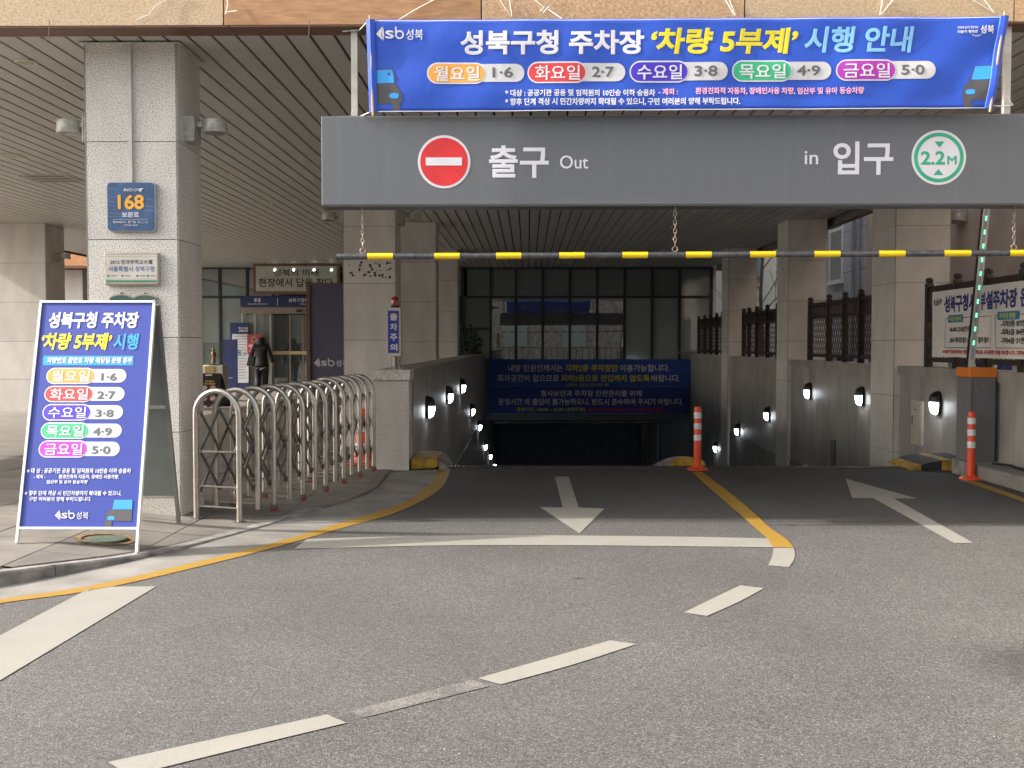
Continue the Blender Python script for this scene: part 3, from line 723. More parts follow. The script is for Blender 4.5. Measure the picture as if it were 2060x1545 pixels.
for a in (546, 580, 606): part('door_stile', MB().box(PXp(a), PXp(a)+.05, YP+.10, YP+.118, .1, PZ(633)), BRN, pc)
part('safety_strip', MB().box(PXp(545), PXp(624), YP+.09, YP+.1, PZ(713), PZ(706.5)), mat('gold_strip', (.55,.45,.22), .5), pc)
part('camera_box', MB().box(PXp(596), PXp(608), YP-.01, YP+.03, PZ(628), PZ(623)), BLK, pc)
pr = Print(pc, (0, YP, 0), (1,0,0), (0,0,1))
q = lambda x, y: (390+x/4.545, 520+y/4.545)
def zb(a, b, c, d): (x0, y0), (x1, y1) = q(a, c), q(b, d); return (x0, x1, y0, y1)
pr.text('lettering', TXW, '후문', zb(548,615,362,400), .02)
pr.text('lettering', TXW, 'Secondary Entrance', zb(493,672,408,425), .01)
pr.text('lettering', TXW, '성북구청에 오신 것을', zb(865,1215,362,400), .02)
pr.text('lettering', TXW, 'Welcome', zb(970,1060,408,424), .01)
pr.poly('divider', TXW, [q(762,362), q(767,362), q(767,428), q(762,428)])
pr.build()
pr = Print(pc, (0, YP+.09, 0), (1,0,0), (0,0,1)); pr.text('strip_lettering', TXK, 'sb성북', zb(795,870,856,870), .01); pr.build()
# slogan board
sg = thing('slogan_board', 'white framed slogan board with black brush lettering above the entrance', 'sign', (-7.5, 33.2, 3))
YS = 33.2
a = yp(509, 531, YS); b = yp(684, 591.5, YS)
part('frame', MB().box(a.x, b.x, YS, YS+.12, b.z, a.z), mat('frame_brown', (.17,.09,.055), .5), sg)
part('board', MB().box(a.x+.09, b.x-.09, YS-.015, YS-.002, b.z+.09, a.z-.07), mat('board_cream', (.42,.44,.38), .35), sg)
pr = Print(sg, (0, YS-.016, 0), (1,0,0), (0,0,1))
pr.text('lettering', TXK, '성북의 미래', zb(727,1140,97,163), .012); pr.text('lettering', TXK, '현장에서 답을 찾다.', zb(592,1290,180,262), .016); pr.build()
LEDW = mat('spot_glow', (.8,.8,.8), .4, emit=(.9,.95,1), es=3.0)
for x in (655, 835, 1028, 1195):
    p = yp(*q(x, 62), YS-.15)
    s_ = part('spot_arm', MB().sweep([(p.x-.06, YS-.01, p.z+.18), (p.x-.02, YS-.2, p.z+.16), (p.x, YS-.2, p.z-.02)], .012, 5), BLK, sg)
for x in (740, 912, 1098, 1258):
    p = yp(*q(x, 104), YS-.03); part('spot_lamp', MB().lathe([(.03,-.01),(.035,0),(.02,.01)], 10, (p.x, YS-.024, p.z), 'y'), LEDW, sg)
    part('track_lamp', MB().tube((p.x, YS-.3, a.z+.02), (p.x, YS-.22, a.z+.13), .035, 8), WHP, sg)
# standing boards inside the entrance zone
def board(name, label, cat, y, px0, px1, py0, py1, m, th_=.06):
    a = yp(px0, py0, y); b = yp(px1, py1, y)
    t = thing(name, label, cat, ((a.x+b.x)/2, y, max(b.z, .09)))
    part('panel', MB().box(a.x, b.x, y, y+th_, b.z, a.z), m, t); return t, Print(t, (0, y, 0), (1,0,0), (0,0,1))
t, pr = board('notice_board', 'navy notice board with white poster and heading at the entrance', 'notice board', 33.9-.5, 462.6, 500.5, 649, 786, NAVY)
pr.text('heading', TXW, '혁신100년', (479.5, 499.5, 658, 662.5), .02); pr.text('heading', TXW, '성북선언', (480, 499, 663.5, 668), .03)
pr.poly('poster', PILLW, [(467,672),(500,672),(500,770),(467,770)])
for i in range(16): pr.poly('poster_line', TXG, [(469,676+5.6*i),(497-((i*7)%5),676+5.6*i),(497-((i*7)%5),676.9+5.6*i),(469,676.9+5.6*i)], .003)
for x, y in ((481.5,711.5),(493,711.5),(481,707)): pr.disc('poster_emblem', mat('emblem_blue', (.03,.18,.42), .6), x, y, 3.2, .004, n=10, r_in=1.5)
pr.build()
t, pr = board('shelter_poster', 'red civil defence shelter poster with round emblem beside the glass door', 'poster', 33.3, 497, 527.5, 673, 712.5, mat('poster_red', (.42,.035,.035), .5), .03)
pr.disc('emblem', TXG, 511, 683, 8.3, .002, n=24, r_in=6); pr.disc('emblem_core', mat('emblem_orange', (.7,.25,.05), .5), 511, 683, 5.3, .002, n=20, r_in=3.6)
pr.poly('emblem_triangle', TXN, [(507.5,685.3),(514.5,685.3),(511,679.5)], .003)
pr.text('lettering', TXW, '대피', (500.5,514.5,693,699), .02); pr.text('lettering', TXW, '소', (516,522,693,699), .02); pr.poly('small_print', TXW, [(503,702),(522,702),(522,703.2),(503,703.2)]); pr.poly('small_print', TXW, [(501,706),(524,706),(524,706.8),(501,706.8)]); pr.build()
part('stand', MB().box(yp(511,0,33.3).x-.03, yp(511,0,33.3).x+.03, 33.34, 33.4, .09, 1.2), STEELB, t)
t, pr = board('standing_sign', 'plain navy standing sign between the bronze figure and the entrance', 'sign', 32.0, 448, 477, 683, 790, NAVY, .1)
pr.poly('line_print', TXW, [(456,760),(468,760),(468,760.7),(456,760.7)]); pr.build()
# pedestal, figurine
t = thing('pedestal', 'white display pedestal with a brass plate under the bronze figure', 'pedestal', (-7.75, 26, .09))
a = yp(398, 735, 26); b = yp(448, 735, 26)
bevel(part('body', MB().box(a.x, b.x, 26, 26.5, .09, a.z), mat('pedestal_white', (.55,.53,.46), .5), t), .01)
c1, c2 = yp(412, 737, 26), yp(431.5, 750, 26); part('brass_plate', MB().box(c1.x, c2.x, 25.985, 25.999, c2.z, c1.z), mat('brass', (.45,.33,.12), .35, metal=.7), t)
p = yp(428.5, 734.5, 26.2); fz = a.z
t = thing('bronze_figure', 'small bronze statue of a standing girl on the white pedestal', 'statue', (p.x, 26.25, fz))
BRZ = mat('bronze', (.30,.19,.10), .4, metal=.5, var=.2, scale=30)
part('plinth', MB().box(p.x-.08, p.x+.08, 26.17, 26.33, fz, fz+.02), BLK, t)
mb = MB(); mb.lathe([(.055,.06),(.058,.12),(.048,.2),(.05,.26),(.058,.3),(.05,.325),(.02,.335),(.018,.345),(.034,.37),(.037,.395),(.03,.42),(.008,.432)], 12, (p.x, 26.25, fz))
mb.tube((p.x-.025,26.25,fz+.02),(p.x-.025,26.25,fz+.07),.017,7); mb.tube((p.x+.025,26.25,fz+.02),(p.x+.025,26.25,fz+.07),.017,7)
mb.sweep([(p.x-.055,26.25,fz+.31),(p.x-.072,26.24,fz+.22),(p.x-.062,26.21,fz+.14)],.016,6); mb.sweep([(p.x+.055,26.25,fz+.31),(p.x+.072,26.24,fz+.22),(p.x+.03,26.19,fz+.2)],.016,6)
part('figure', mb, BRZ, t, smooth=True)
# black no smoking A-frame
t = thing('no_smoking_sign', 'small black folding sign with no smoking symbols behind the silver gate', 'sign', (-6.9, 23.3, .09))
a = yp(396, 751, 23.5); b = yp(444, 830, 23.2); za = a.z
part('front_board', MB().prism([(a.x+.02, 23.5, za), (b.x-.08, 23.5, za), (b.x, 23.2, .12), (a.x-.06, 23.2, .12)], (0, .03, 0)), BLK, t)
part('rear_board', MB().prism([(a.x+.02, 23.54, za), (b.x-.08, 23.54, za), (b.x+.03, 23.9, .1), (a.x, 23.9, .1)], (0, .03, 0)), BLK, t)
V_ = Vector((0, 23.5-23.2, za-.12)).normalized(); pr = Print(t, (0, 23.2, .12), (1,0,0), V_)
pr.pill('handle_hole', TXW, (413,427,753,756), .004)
pr.text('lettering', TXY, '금연 구역입니다', (413,431,765,769), .02); pr.text('lettering', TXW, '이곳은 흡연금지', (411,433,770,774), .02)
for i, (x, y) in enumerate([(411,783),(428,783),(411,803),(428,803),(411,823),(428,822)]):
    pr.disc('symbol', PILLW, x, y-2, 6, .002, n=16); pr.disc('symbol_ring', PC[1], x, y-2, 5.5, .003, n=16, r_in=4.3); pr.poly('symbol_bar', PC[1], [(x-3.6,y-5),(x-2.8,y-6),(x+3.8,y+1),(x+3,y+2)], .0036)
pr.build()
# glass screen
t = thing('glass_screen', 'clear glass wind screen behind the bronze figure', 'glass screen', (-8.6, 28.5, .09))
mg = bpy.data.materials.new('clear_glass'); mg.use_nodes = True; n = mg.node_tree.nodes; l = mg.node_tree.links; n.remove(n['Principled BSDF'])
tr = n.new('ShaderNodeBsdfTransparent'); tr.inputs[0].default_value = (.86,.92,.88,1); gl = n.new('ShaderNodeBsdfGlossy'); gl.inputs['Roughness'].default_value = .03; mx = n.new('ShaderNodeMixShader'); mx.inputs[0].default_value = .1
l.new(tr.outputs[0], mx.inputs[1]); l.new(gl.outputs[0], mx.inputs[2]); l.new(mx.outputs[0], n['Material Output'].inputs[0])
a = yp(404, 689, 28.5); b = yp(447, 700, 28.5)
part('pane', MB().box(a.x-.4, b.x, 28.5, 28.512, .1, a.z), mg, t); part('foot_rail', MB().box(a.x-.4, b.x, 28.47, 28.54, .09, .14), STEELB, t)
# other wing of the building further left
ow = thing('office_wing', 'far wing of the office with an orange fascia behind the left columns', 'building', (-18, 34, 0))
part('fascia', MB().box(-30, CXL-.2, 33.4, 34.6, 3.95, 5.6), fascia_mat('fascia_orange', (.42,.20,.09), (.55,.30,.15), (.6,1,3)), ow)
part('soffit', MB().box(-30, CXL-.2, 33.4, 34.9, 3.88, 3.94), RUST, ow)
for i in range(5): part('pier', MB().box(-29.5+3.6*i, -28.7+3.6*i, 34.2, 34.9, 0, 3.87), GR, ow)

# navy banner stand
t = thing('banner_stand', 'tall navy standing banner with brown frame and white district logo', 'banner', (-3.9, 21, 0))
a = yp(619.5, 569, 21.0); b = yp(700, 850, 21.0)
part('face', MB().box(a.x+.04, b.x+.1, 21.0, 21.05, .12, a.z-.04), mat('navy_fabric', (.085,.08,.13), .6, var=.06), t)
FRB = mat('frame_brown_metal', (.15,.075,.05), .5)
part('frame_side', MB().box(a.x-.03, a.x+.04, 20.97, 21.1, .04, a.z), FRB, t); part('frame_side', MB().box(b.x+.1, b.x+.17, 20.97, 21.1, .04, a.z), FRB, t)
part('frame_top', MB().box(a.x+.04, b.x+.1, 20.97, 21.1, a.z-.04, a.z), FRB, t); part('foot', MB().box(a.x-.1, b.x+.2, 20.8, 21.3, .0, .04), FRB, t)
pr = Print(t, (0, 21.0, 0), (1,0,0), (0,0,1)); pr.logo('logo', TXW, *zb(1098,1412,908,995)); pr.build()

# ================================================================== sign box over the ramp
YX = 8.4
bx = thing('gate_sign', 'long grey sign box with exit and entrance lettering over the ramp', 'sign', (1.9, 8.5, 3))
m, n, l, b = nodes_of('sign_box_streaked'); b.inputs['Roughness'].default_value = .42
g = n.new('ShaderNodeNewGeometry'); mp = n.new('ShaderNodeMapping'); mp.inputs['Scale'].default_value = (14, 1, .35); l.new(g.outputs['Position'], mp.inputs[0])
a_ = n.new('ShaderNodeTexNoise'); a_.inputs['Scale'].default_value = 1.6; a_.inputs['Detail'].default_value = 5; l.new(mp.outputs[0], a_.inputs['Vector'])
cr = n.new('ShaderNodeValToRGB'); e = cr.color_ramp.elements; e[0].position = .3; e[0].color = (.122,.129,.140,1); e[1].position = .66; e[1].color = (.127,.135,.147,1); k = e.new(.84); k.color = (.15,.158,.168,1)
l.new(a_.outputs['Fac'], cr.inputs[0]); l.new(cr.outputs[0], b.inputs['Base Color'])
o = part('box', MB().box(-1.617, 5.7, YX, YX+.24, 2.587, 3.278), m, bx); bevel(o, .006)
part('bottom_lip', MB().box(-1.612, 5.69, YX+.005, YX+.235, 2.578, 2.5865), mat('lip', (.08,.08,.085), .5), bx)
for X_ in (-1.375, 3.76):
    part('post', MB().box(X_-.025, X_+.025, YX+.12, YX+.17, 3.28, CZ-.014), mat('post_cream', (.5,.47,.42), .5), bx)
    part('bracket', MB().box(X_-.1, X_+.14, YX+.04, YX+.2, 3.279, 3.29), STEELB, bx)
pr = Print(bx, (0, YX, 0), (1,0,0), (0,0,1))
pr.disc('no_entry_sign', TXW, 893.4, 325.6, 53, .002); pr.disc('red_disc', mat('sign_red', (.62,.025,.03), .5), 893.4, 325.6, 48, .0035)
pr.poly('white_bar', TXW, [(856.7,333),(929.4,333),(929.4,317),(856.7,317)], .005)
pr.text('lettering', TXW, '출구', (984,1104,292.7,358), .022); pr.text('lettering', TXW, 'Out', (1126.6,1183.5,312.6,339.5), .006)
pr.text('lettering', TXW, 'in', (1618.6,1645.8,304,330.5), .008); pr.text('lettering', TXW, '입구', (1676,1797,284.7,351.8), .022)
pr.disc('height_limit_sign', TXW, 1888.4, 317, 55, .002); SG = mat('sign_green', (.03,.36,.20), .5)
pr.disc('green_ring', SG, 1888.4, 317, 50, .0035, r_in=42.6)
s6 = lambda x, y: (1340+x/2.861, 220+y/2.861)
pr.poly('green_arrow', SG, [s6(1543,185), s6(1602,185), s6(1573,220)], .0035); pr.poly('green_arrow', SG, [s6(1537,378), s6(1595,378), s6(1566,343)], .0035)
def b6(a, b, c, d): (x0, y0), (x1, y1) = s6(a, c), s6(b, d); return (x0, x1, y0, y1)
pr.text('height_lettering', SG, '2.2', b6(1465,1605,240,320), .03); pr.text('height_lettering', SG, 'M', b6(1617,1672,268,318), .02)
pr.build()

# height limit bar
hb = thing('height_limit_bar', 'black and yellow striped height bar hanging on three chains', 'height bar', (1.9, 8.48, 2.2))
YH = YX+.08; zL = 2.2; 
def zbar(x): return 2.192+.004*(x+1.5)
part('bar', MB().sweep([(x, YH, zbar(x)) for x in (-1.515, 1, 3, 5.5)], .0245, 14), mat('bar_black', (.10,.10,.105), .45, metal=.5, var=.35, scale=30), hb, smooth=True)
YB_ = mat('band_yellow', (.80,.56,.01), .4, var=.03)
for x0, x1 in ((739.6,791),(874,925),(998,1048.5),(1125,1175.5),(1251.7,1303),(1379,1431),(1508,1559.5),(1637,1689.5),(1767,1820),(1898,1951.7),(2030,2083)):
    a, b = yp(x0, 513, YH).x, yp(x1, 513, YH).x
    part('yellow_band', MB().sweep([(a, YH, zbar(a)), (b, YH, zbar(b))], .0258, 14, cap=False), YB_, hb, smooth=True)
CH = mat('chain_rust', (.42,.33,.26), .5, metal=.5, var=.5, scale=14)
for px in (729.5, 1358, 2040):
    x = yp(px, 460, YH).x; z1 = 2.575; z0 = zbar(x)+.07; mb = MB(); n_l = 9; h = (z1-z0)/n_l
    for i in range(n_l):
        zc = z0+h*(i+.5); pth = []
        for k in range(11):
            a = 2*math.pi*k/10; u = .0115*math.cos(a); v = (h*.5+.006)*(abs(math.sin(a))**.6)*(1 if math.sin(a) > 0 else -1)
            pth.append((x+(u if i % 2 else 0), YH+(0 if i % 2 else u), zc+v))
        mb.sweep(pth, .0032, 5)
    mb.sweep([(x+.021*math.cos(2*math.pi*k/12), YH, zbar(x)+.045+.021*math.sin(2*math.pi*k/12)) for k in range(13)], .0042, 6)
    part('chain', mb, CH, hb, smooth=True)

# ================================================================== main banner
YM = 8.28
def warp(u, v):
    e = min(1, max(0, (u+1.3)/5)); edge = math.exp(-max(0, 3.55-u)*2.2)
    return .006*math.sin(u*5.1+v*2.2)*(.35+.65*e)+.003*math.sin(u*11.3-v*7)+.0035*math.sin(v*16+u*1.3)+.009*edge*math.sin(v*13-u*9)
bn = thing('parking_banner', 'large blue weekday parking banner with yellow title under the fascia', 'banner', (1.2, YM, 3.3))
c = [yp(737,40,YM), yp(2028,33,YM), yp(1998,218,YM), yp(743,226,YM)]
NU, NV = 120, 20; mb = MB(); V = []
for j in range(NV+1):
    for i in range(NU+1):
        s_, t_ = i/NU, j/NV; p = (c[3]*(1-s_)+c[2]*s_)*(1-t_)+(c[0]*(1-s_)+c[1]*s_)*t_
        p.z -= .012*math.sin(math.pi*s_)*(1-t_)*0+.0
        V.append((p.x, YM-warp(p.x, p.z-3.3), p.z))
mb.add(V, [(j*(NU+1)+i, j*(NU+1)+i+1, (j+1)*(NU+1)+i+1, (j+1)*(NU+1)+i) for j in range(NV) for i in range(NU)])
o = part('cloth', mb, BLUE, bn, smooth=True); sd_ = o.modifiers.new('thick', 'SOLIDIFY'); sd_.thickness = .0012; sd_.offset = -1
pr = Print(bn, (0, YM, 3.3), (1,0,0), (0,0,1), warp)
z2 = lambda x, y: (700+x/2.943, y/2.943); z3 = lambda x, y: (1360+x/2.943, y/2.943)
pr.text('title_lettering', TXW, '성북구청 주차장', (926,1296,60.5,110), .034, lift=.005, res=4)
pr.text('yellow_lettering', TXY, '‘차량 5부제’', (1310,1606,56,109), .036, .12, lift=.005, res=4)
pr.text('blue_lettering', TXB, '시행 안내', (1618,1839,53.7,106), .03, .12, lift=.005, res=4)
pills(pr, [((859,977.6,125.7,169), 1055, (990.5,1032,135,156), '월요일', '1·6'), ((1061,1180,124,167.5), 1258, (1191,1235,133.5,155), '화요일', '2·7'),
           ((1266.4,1385.5,122.5,166), 1463.6, (1396.7,1442.6,132.5,153.5), '수요일', '3·8'), ((1472,1593.8,121.5,164.5), 1672, (1603,1649.5,131.5,152.5), '목요일', '4·9'),
           ((1681,1802.8,120,163), 1881.6, (1812.6,1858.8,130,151), '금요일', '5·0')], .003)
pr.text('small_lettering', TXW, '* 대상 : 공공기관 공용 및 임직원의 10인승 이하 승용차', (1016.7,1318.4,180,194), .03, lift=.005, res=2)
pr.text('pink_lettering', TXP, '- 제외 :', (1325,1364,177.5,191), .03, lift=.005, res=2)
pr.text('pink_lettering', TXP, '환경친화적 자동차, 장애인사용 차량, 임산부 및 유아 동승차량', (1399,1738,175.5,190.5), .03, lift=.005, res=2)
pr.text('small_lettering', TXW, '* 향후 단계 격상 시 민간차량까지 확대될 수 있으니, 구민 여러분의 양해 부탁드립니다.', (1016.7,1489,197,212.5), .03, lift=.005, res=2)
pr.logo('logo', TXW, 757, 851, 53, 83, .005)
pr.text('corner_logo', TXW, '성북', (1971,1998,51.5,68.5), .02, lift=.005); pr.text('corner_logo', TXW, '현장에 답이! 행동하는', (1926,1968,53,58.5), .01, lift=.005, res=2); pr.text('corner_logo', TXW, '더불어 행복한', (1926,1966,61,67.5), .02, lift=.005, res=2)
pr.poly('corner_logo', TXW, [(1952,68),(1956,72),(1963,74),(1970,72.5),(1975,69),(1970,71),(1963,72.4),(1957,71)], .005)
carprint(pr, [z2(122,497), z2(276,491), z2(262,413), z2(120,416)], [z2(124,497), z2(277,492), z2(290,510), z2(320,555), z2(320,600), z2(308,618), z2(308,650), z2(264,650), z2(262,615), z2(130,615)], (*[z2(245,0)[0], z2(302,0)[0]], 552/2.943, 584/2.943))
pr.poly('car_print', CARD, [z2(122,416), z2(262,413), z2(290,490), z2(292,478), z2(275,466), z2(260,405), z2(122,408)], .0036)
carprint(pr, [z3(1750,471), z3(1900,470), z3(1912,388), z3(1775,390)], [z3(1745,474), z3(1895,472), z3(1888,590), z3(1755,592), z3(1752,632), z3(1704,632), z3(1700,590), z3(1697,560), z3(1705,510), z3(1728,490)], (z3(1714,0)[0], z3(1770,0)[0], 528/2.943, 558/2.943))
pr.poly('car_print', CARD, [z3(1730,462), z3(1745,462), z3(1772,386), z3(1914,383), z3(1914,389), z3(1777,391), z3(1750,472), z3(1738,472)], .0036)
# hem lines and side sleeves
pr.poly('hem_line', TXW, [(740,43.5),(2026,36.2),(2026,34.5),(740,41.5)], .004); pr.poly('hem_line', TXW, [(744,225.5),(1997,217.5),(1997,216),(744,223.6)], .004)
pr.build()
for (a, b, w_) in ((c[3], c[0], .07), (c[2], c[1], .07)):
    s_ = 1 if w_ and a is c[3] else -1
    mb = MB(); P = []
    for k in range(13):
        t_ = k/12; p = a.lerp(b, t_); y = YM-warp(p.x, p.z-3.3)-.007
        P.append([(p.x, y, p.z), (p.x+s_*.03, y-.012, p.z), (p.x+s_*.062, y-.004, p.z), (p.x+s_*.066, y+.002, p.z)])
    for i in range(12):
        for k in range(3): mb.quad(P[i][k], P[i][k+1], P[i+1][k+1], P[i+1][k])
    part('side_sleeve', mb, BLUE, bn, smooth=True)
    part('batten', MB().tube(a+Vector((s_*.03,-.012,-.03)), b+Vector((s_*.03,-.012,.03)), .009, 6), mat('batten_wood', (.45,.30,.14), .7), bn)
# cords
def cord(label, pts, r=.0045):
    mb = MB(); mb.sweep([Vector(p) for p in pts], r, 5)
    return tag(part('cord', mb, ROPE, None, smooth=True), label, 'cord', 'white cords tying things to the fascia')
def fp(x, y, dy=.0): p = yp(x, y, Y0-.015-dy); return p
cord('white cord slanting up from a knot above the left column', [fp(274,41), fp(300,30,.01), fp(312,14,.01), fp(334,0), fp(360,-18)])
cord('knotted white cord hanging at the fascia joint above the left column', [fp(457,-10), fp(458,12,.01), fp(453,28,.02), fp(458,24,.02), fp(476,22,.02)])
cord('white cord slanting up from the top left corner of the blue banner', [fp(796,44,.12), fp(835,20), fp(878,-3), fp(910,-20)])
cord('doubled white cord forming a V above the banner title', [fp(1003,-4), fp(1027,33,.01), fp(1030,33,.01), fp(1024,-6)])
cord('white cord with a bow above the middle of the banner', [fp(1074,-2), fp(1095,15,.01), fp(1086,24,.02), fp(1092,27,.02), fp(1100,17,.02), fp(1115,9,.02), fp(1100,17,.01), fp(1130,37,.1)])
cord('doubled white cord above the yellow title lettering', [fp(1457,-4), fp(1478,31,.01), fp(1480,31,.01), fp(1466,-4)])
cord('narrow V of white cord above the light blue title lettering', [fp(1776,-4), fp(1770,30,.01), fp(1774,28,.01), fp(1800,-4)])
cord('white cord coming down to the top right corner of the banner', [fp(1950,-4), fp(1998,25,.01), fp(2001,27,.01), fp(1978,-4)])
cord('white cord tying the lower right banner corner to the steel post', [(c[2].x,YM,c[2].z+.02), (3.72,YX+.1,3.36), (3.8,YX+.11,3.37), (3.75,YX+.09,3.43)])
cord('white cord tying the lower left banner corner to the steel post', [(c[3].x,YM,c[3].z), (-1.33,YX+.08,3.29), (-1.4,YX+.1,3.30), (-1.38,YX+.08,3.34)])
cord('frayed white cord end wound round the top of the left steel post', [(c[0].x,YM,c[0].z-.02), (-1.33,YX+.1,3.97), (-1.42,YX+.1,3.965), (-1.46,YX+.08,3.955)])

# ================================================================== signs on the left column
YC = 8.9
t = thing('address_plate', 'worn blue building number plate reading 168 on the left column', 'sign', (-3.3, YC, 2.6))
s5 = lambda x, y: (160+x/5.327, 350+y/5.327)
def b5(a, b, c, d): (x0, y0), (x1, y1) = s5(a, c), s5(b, d); return (x0, x1, y0, y1)
a = yp(*s5(297, 93), YC-.04); b = yp(*s5(800, 604), YC-.04)
def rrect(x0, x1, z0, z1, r, y, ext):
    P = []
    for cx, cz, a0 in ((x1-r, z0+r, -90), (x1-r, z1-r, 0), (x0+r, z1-r, 90), (x0+r, z0+r, 180)):
        for k in range(6): an = R(a0+18*k); P.append((cx+r*math.cos(an), y, cz+r*math.sin(an)))
    return MB().prism(P, (0, ext, 0))
part('rim', rrect(a.x-.004, b.x+.012, b.z-.008, a.z+.002, .03, YC-.036, .034), mat('plate_rim', (.35,.38,.42), .5), t)
part('plate', rrect(a.x, b.x, b.z, a.z, .028, YC-.042, .006), mat('plate_blue', (.045,.10,.23), .45, var=.25, scale=9, col2=(.06,.13,.27)), t)
pr = Print(t, (0, YC-.042, 0), (1,0,0), (0,0,1))
OR = mat('number_orange', (.85,.42,.04), .5)
pr.text('number', OR, '168', b5(412,693,220,380), .03, lift=.004, res=5); pr.text('lettering', TXW, '보문로', b5(455,640,410,465), .03)
pr.poly('lettering', TXW, [s5(362,489), s5(733,487), s5(733,484), s5(362,486)], .003)
pr.text('lettering', TXW, 'Bomun-ro', b5(362,500,500,526), .01); pr.text('lettering', TXW, '普门路', b5(520,605,500,530), .005); pr.text('lettering', TXW, 'ボムンロ', b5(622,733,500,530), .01); pr.text('lettering', TXW, '우편번호 02848', b5(472,625,538,560), .01)
pr.logo('logo', TXW, *b5(470,635,145,192)); pr.poly('torn_patch', TXW, [s5(635,155), s5(690,152), s5(668,172), s5(660,192), s5(645,190)], .004)
for x0, y0, x1, y1 in ((310,330,400,345),(310,380,395,378),(310,415,455,425),(700,260,790,280),(690,395,795,390),(700,180,730,150),(320,150,420,165),(320,240,400,250),(310,455,440,450),(310,290,395,300),(700,340,790,350),(445,465,452,600)):
    pr.poly('scratch', mat('scratch_pale', (.25,.33,.45), .6), [s5(x0,y0), s5(x1,y1), s5(x1,y1+3), s5(x0,y0+3)] if abs(x1-x0) > 20 else [s5(x0,y0), s5(x1,y1), s5(x1+3,y1), s5(x0+3,y0)], .0022)
pr.build()
t = thing('award_plaque', 'cream plaque with green band and handwritten Korean lettering on the column', 'plaque', (-3.25, YC, 2.1))
a = yp(*s5(262, 840), YC-.05); b = yp(*s5(850, 1190), YC-.05)
bevel(part('frame', MB().box(a.x, b.x, YC-.05, YC-.003, b.z, a.z), mat('plaque_frame', (.42,.37,.31), .4, metal=.2), t), .01)
pr = Print(t, (0, YC-.05, 0), (1,0,0), (0,0,1))
pr.poly('face', mat('plaque_face', (.60,.57,.51), .4), [s5(283,1165), s5(832,1165), s5(832,866), s5(283,866)], .0015)
GRN = mat('plaque_green', (.06,.24,.12), .5)
pr.poly('green_band', GRN, [s5(287,1160), s5(828,1160), s5(828,1138), s5(287,1138)], .003)
for y in (1125, 885): pr.poly('green_line', GRN, [s5(287,y+2), s5(828,y+2), s5(828,y), s5(287,y)], .003)
pr.text('lettering', TXK, '2012 방과후학교大賞', b5(328,785,918,968), .004); pr.text('blue_lettering', mat('ink_blue', (.05,.10,.32), .5), '서울특별시 성북구청', b5(310,803,988,1045), .006)
for i, (cx, mm_) in enumerate(((310,TXG),(460,TXB),(620,TXB),(735,OR))):
    pr.disc('sponsor_mark', mm_, *s5(cx,1092), 2.2, .003, n=10); pr.poly('sponsor_mark', TXG, [s5(cx+25,1095), s5(cx+90,1095), s5(cx+90,1088), s5(cx+25,1088)], .003)
pr.build()
t = thing('green_plaque', 'double arched green plaque behind the top of the blue A-board', 'plaque', (-3.25, YC, 1.8))
P = []
for k in range(13): an = R(150-120*k/12); q_ = s5(445+145*math.cos(an), 1375-75*math.sin(an)); P.append(q_)
for k in range(13): an = R(150-120*k/12); q_ = s5(700+145*math.cos(an), 1375-75*math.sin(an)); P.append(q_)
W3 = [yp(x, y, YC-.03) for x, y in P]; lo = yp(0, 700, YC-.03).z
part('rim', MB().prism([(W3[0].x-.012, YC-.025, lo)]+[(p.x, YC-.025, p.z+.012) for p in W3]+[(W3[-1].x+.012, YC-.025, lo)], (0, .022, 0)), mat('plaque_frame', (.42,.37,.31), .4), t)
part('face', MB().prism([(W3[0].x, YC-.03, lo+.01)]+[(p.x, YC-.03, p.z) for p in W3]+[(W3[-1].x, YC-.03, lo+.01)], (0, .004, 0)), mat('plaque_green_face', (.05,.12,.09), .5, var=.3), t)
for x in (448, 704): p = yp(*s5(x, 1285), YC-.02); part('screw_ear', MB().lathe([(.012,-.006),(.014,0),(.012,.006)], 8, (p.x, YC-.012, p.z), 'y'), RUST, t)

# column spot lamps
LG = mat('lamp_housing', (.42,.41,.37), .45, metal=.2, var=.25, scale=25)
LGL = mat('lamp_lens', (.12,.13,.125), .15)
def spot(label, side, x, y, z=3.345):
    t = thing('column_lamp', label, 'lamp', (x, y, z), 'round metal lamps on the column sides')
    s = side
    part('mount_box', MB().box(*sorted((x+.001*s, x+.075*s)), y-.09, y+.09, z-.13, z+.08), LG, t)
    part('mount_plate', MB().box(*sorted((x+.077*s, x+.09*s)), y-.095, y+.095, z-.13, z+.08), LG, t)
    part('arm', MB().box(*sorted((x+.091*s, x+.14*s)), y-.025, y+.025, z+.0, z+.045), LG, t)
    cx = x+.24*s
    part('housing', MB().lathe([(.10,.06),(.104,.055),(.104,.045),(.100,.043),(.100,-.005),(.104,-.007),(.104,-.045),(.100,-.05),(.08,-.05)], 24, (cx, y, z)), LG, t, smooth=True)
    part('lens', MB().lathe([(.079,-.0505),(.078,-.0535)], 20, (cx, y, z)), LGL, t)
    return t
spot('round grey lamp on the right side of the column with the 168 plate', 1, -2.909, 9.15)
spot('round grey lamp on the left side of the column with the 168 plate', -1, -3.683, 9.15)
spot('round lamp on the left side of the column with drill marks', -1, -2.647, 15.55)
spot('round lamp on the right side of the column with drill marks', 1, -1.884, 15.55)
spot('round lamp on the wide far left column', 1, -10.0, 22.5)
spot('round lamp on the column beside the boom barrier', 1, 5.995, 15.75)
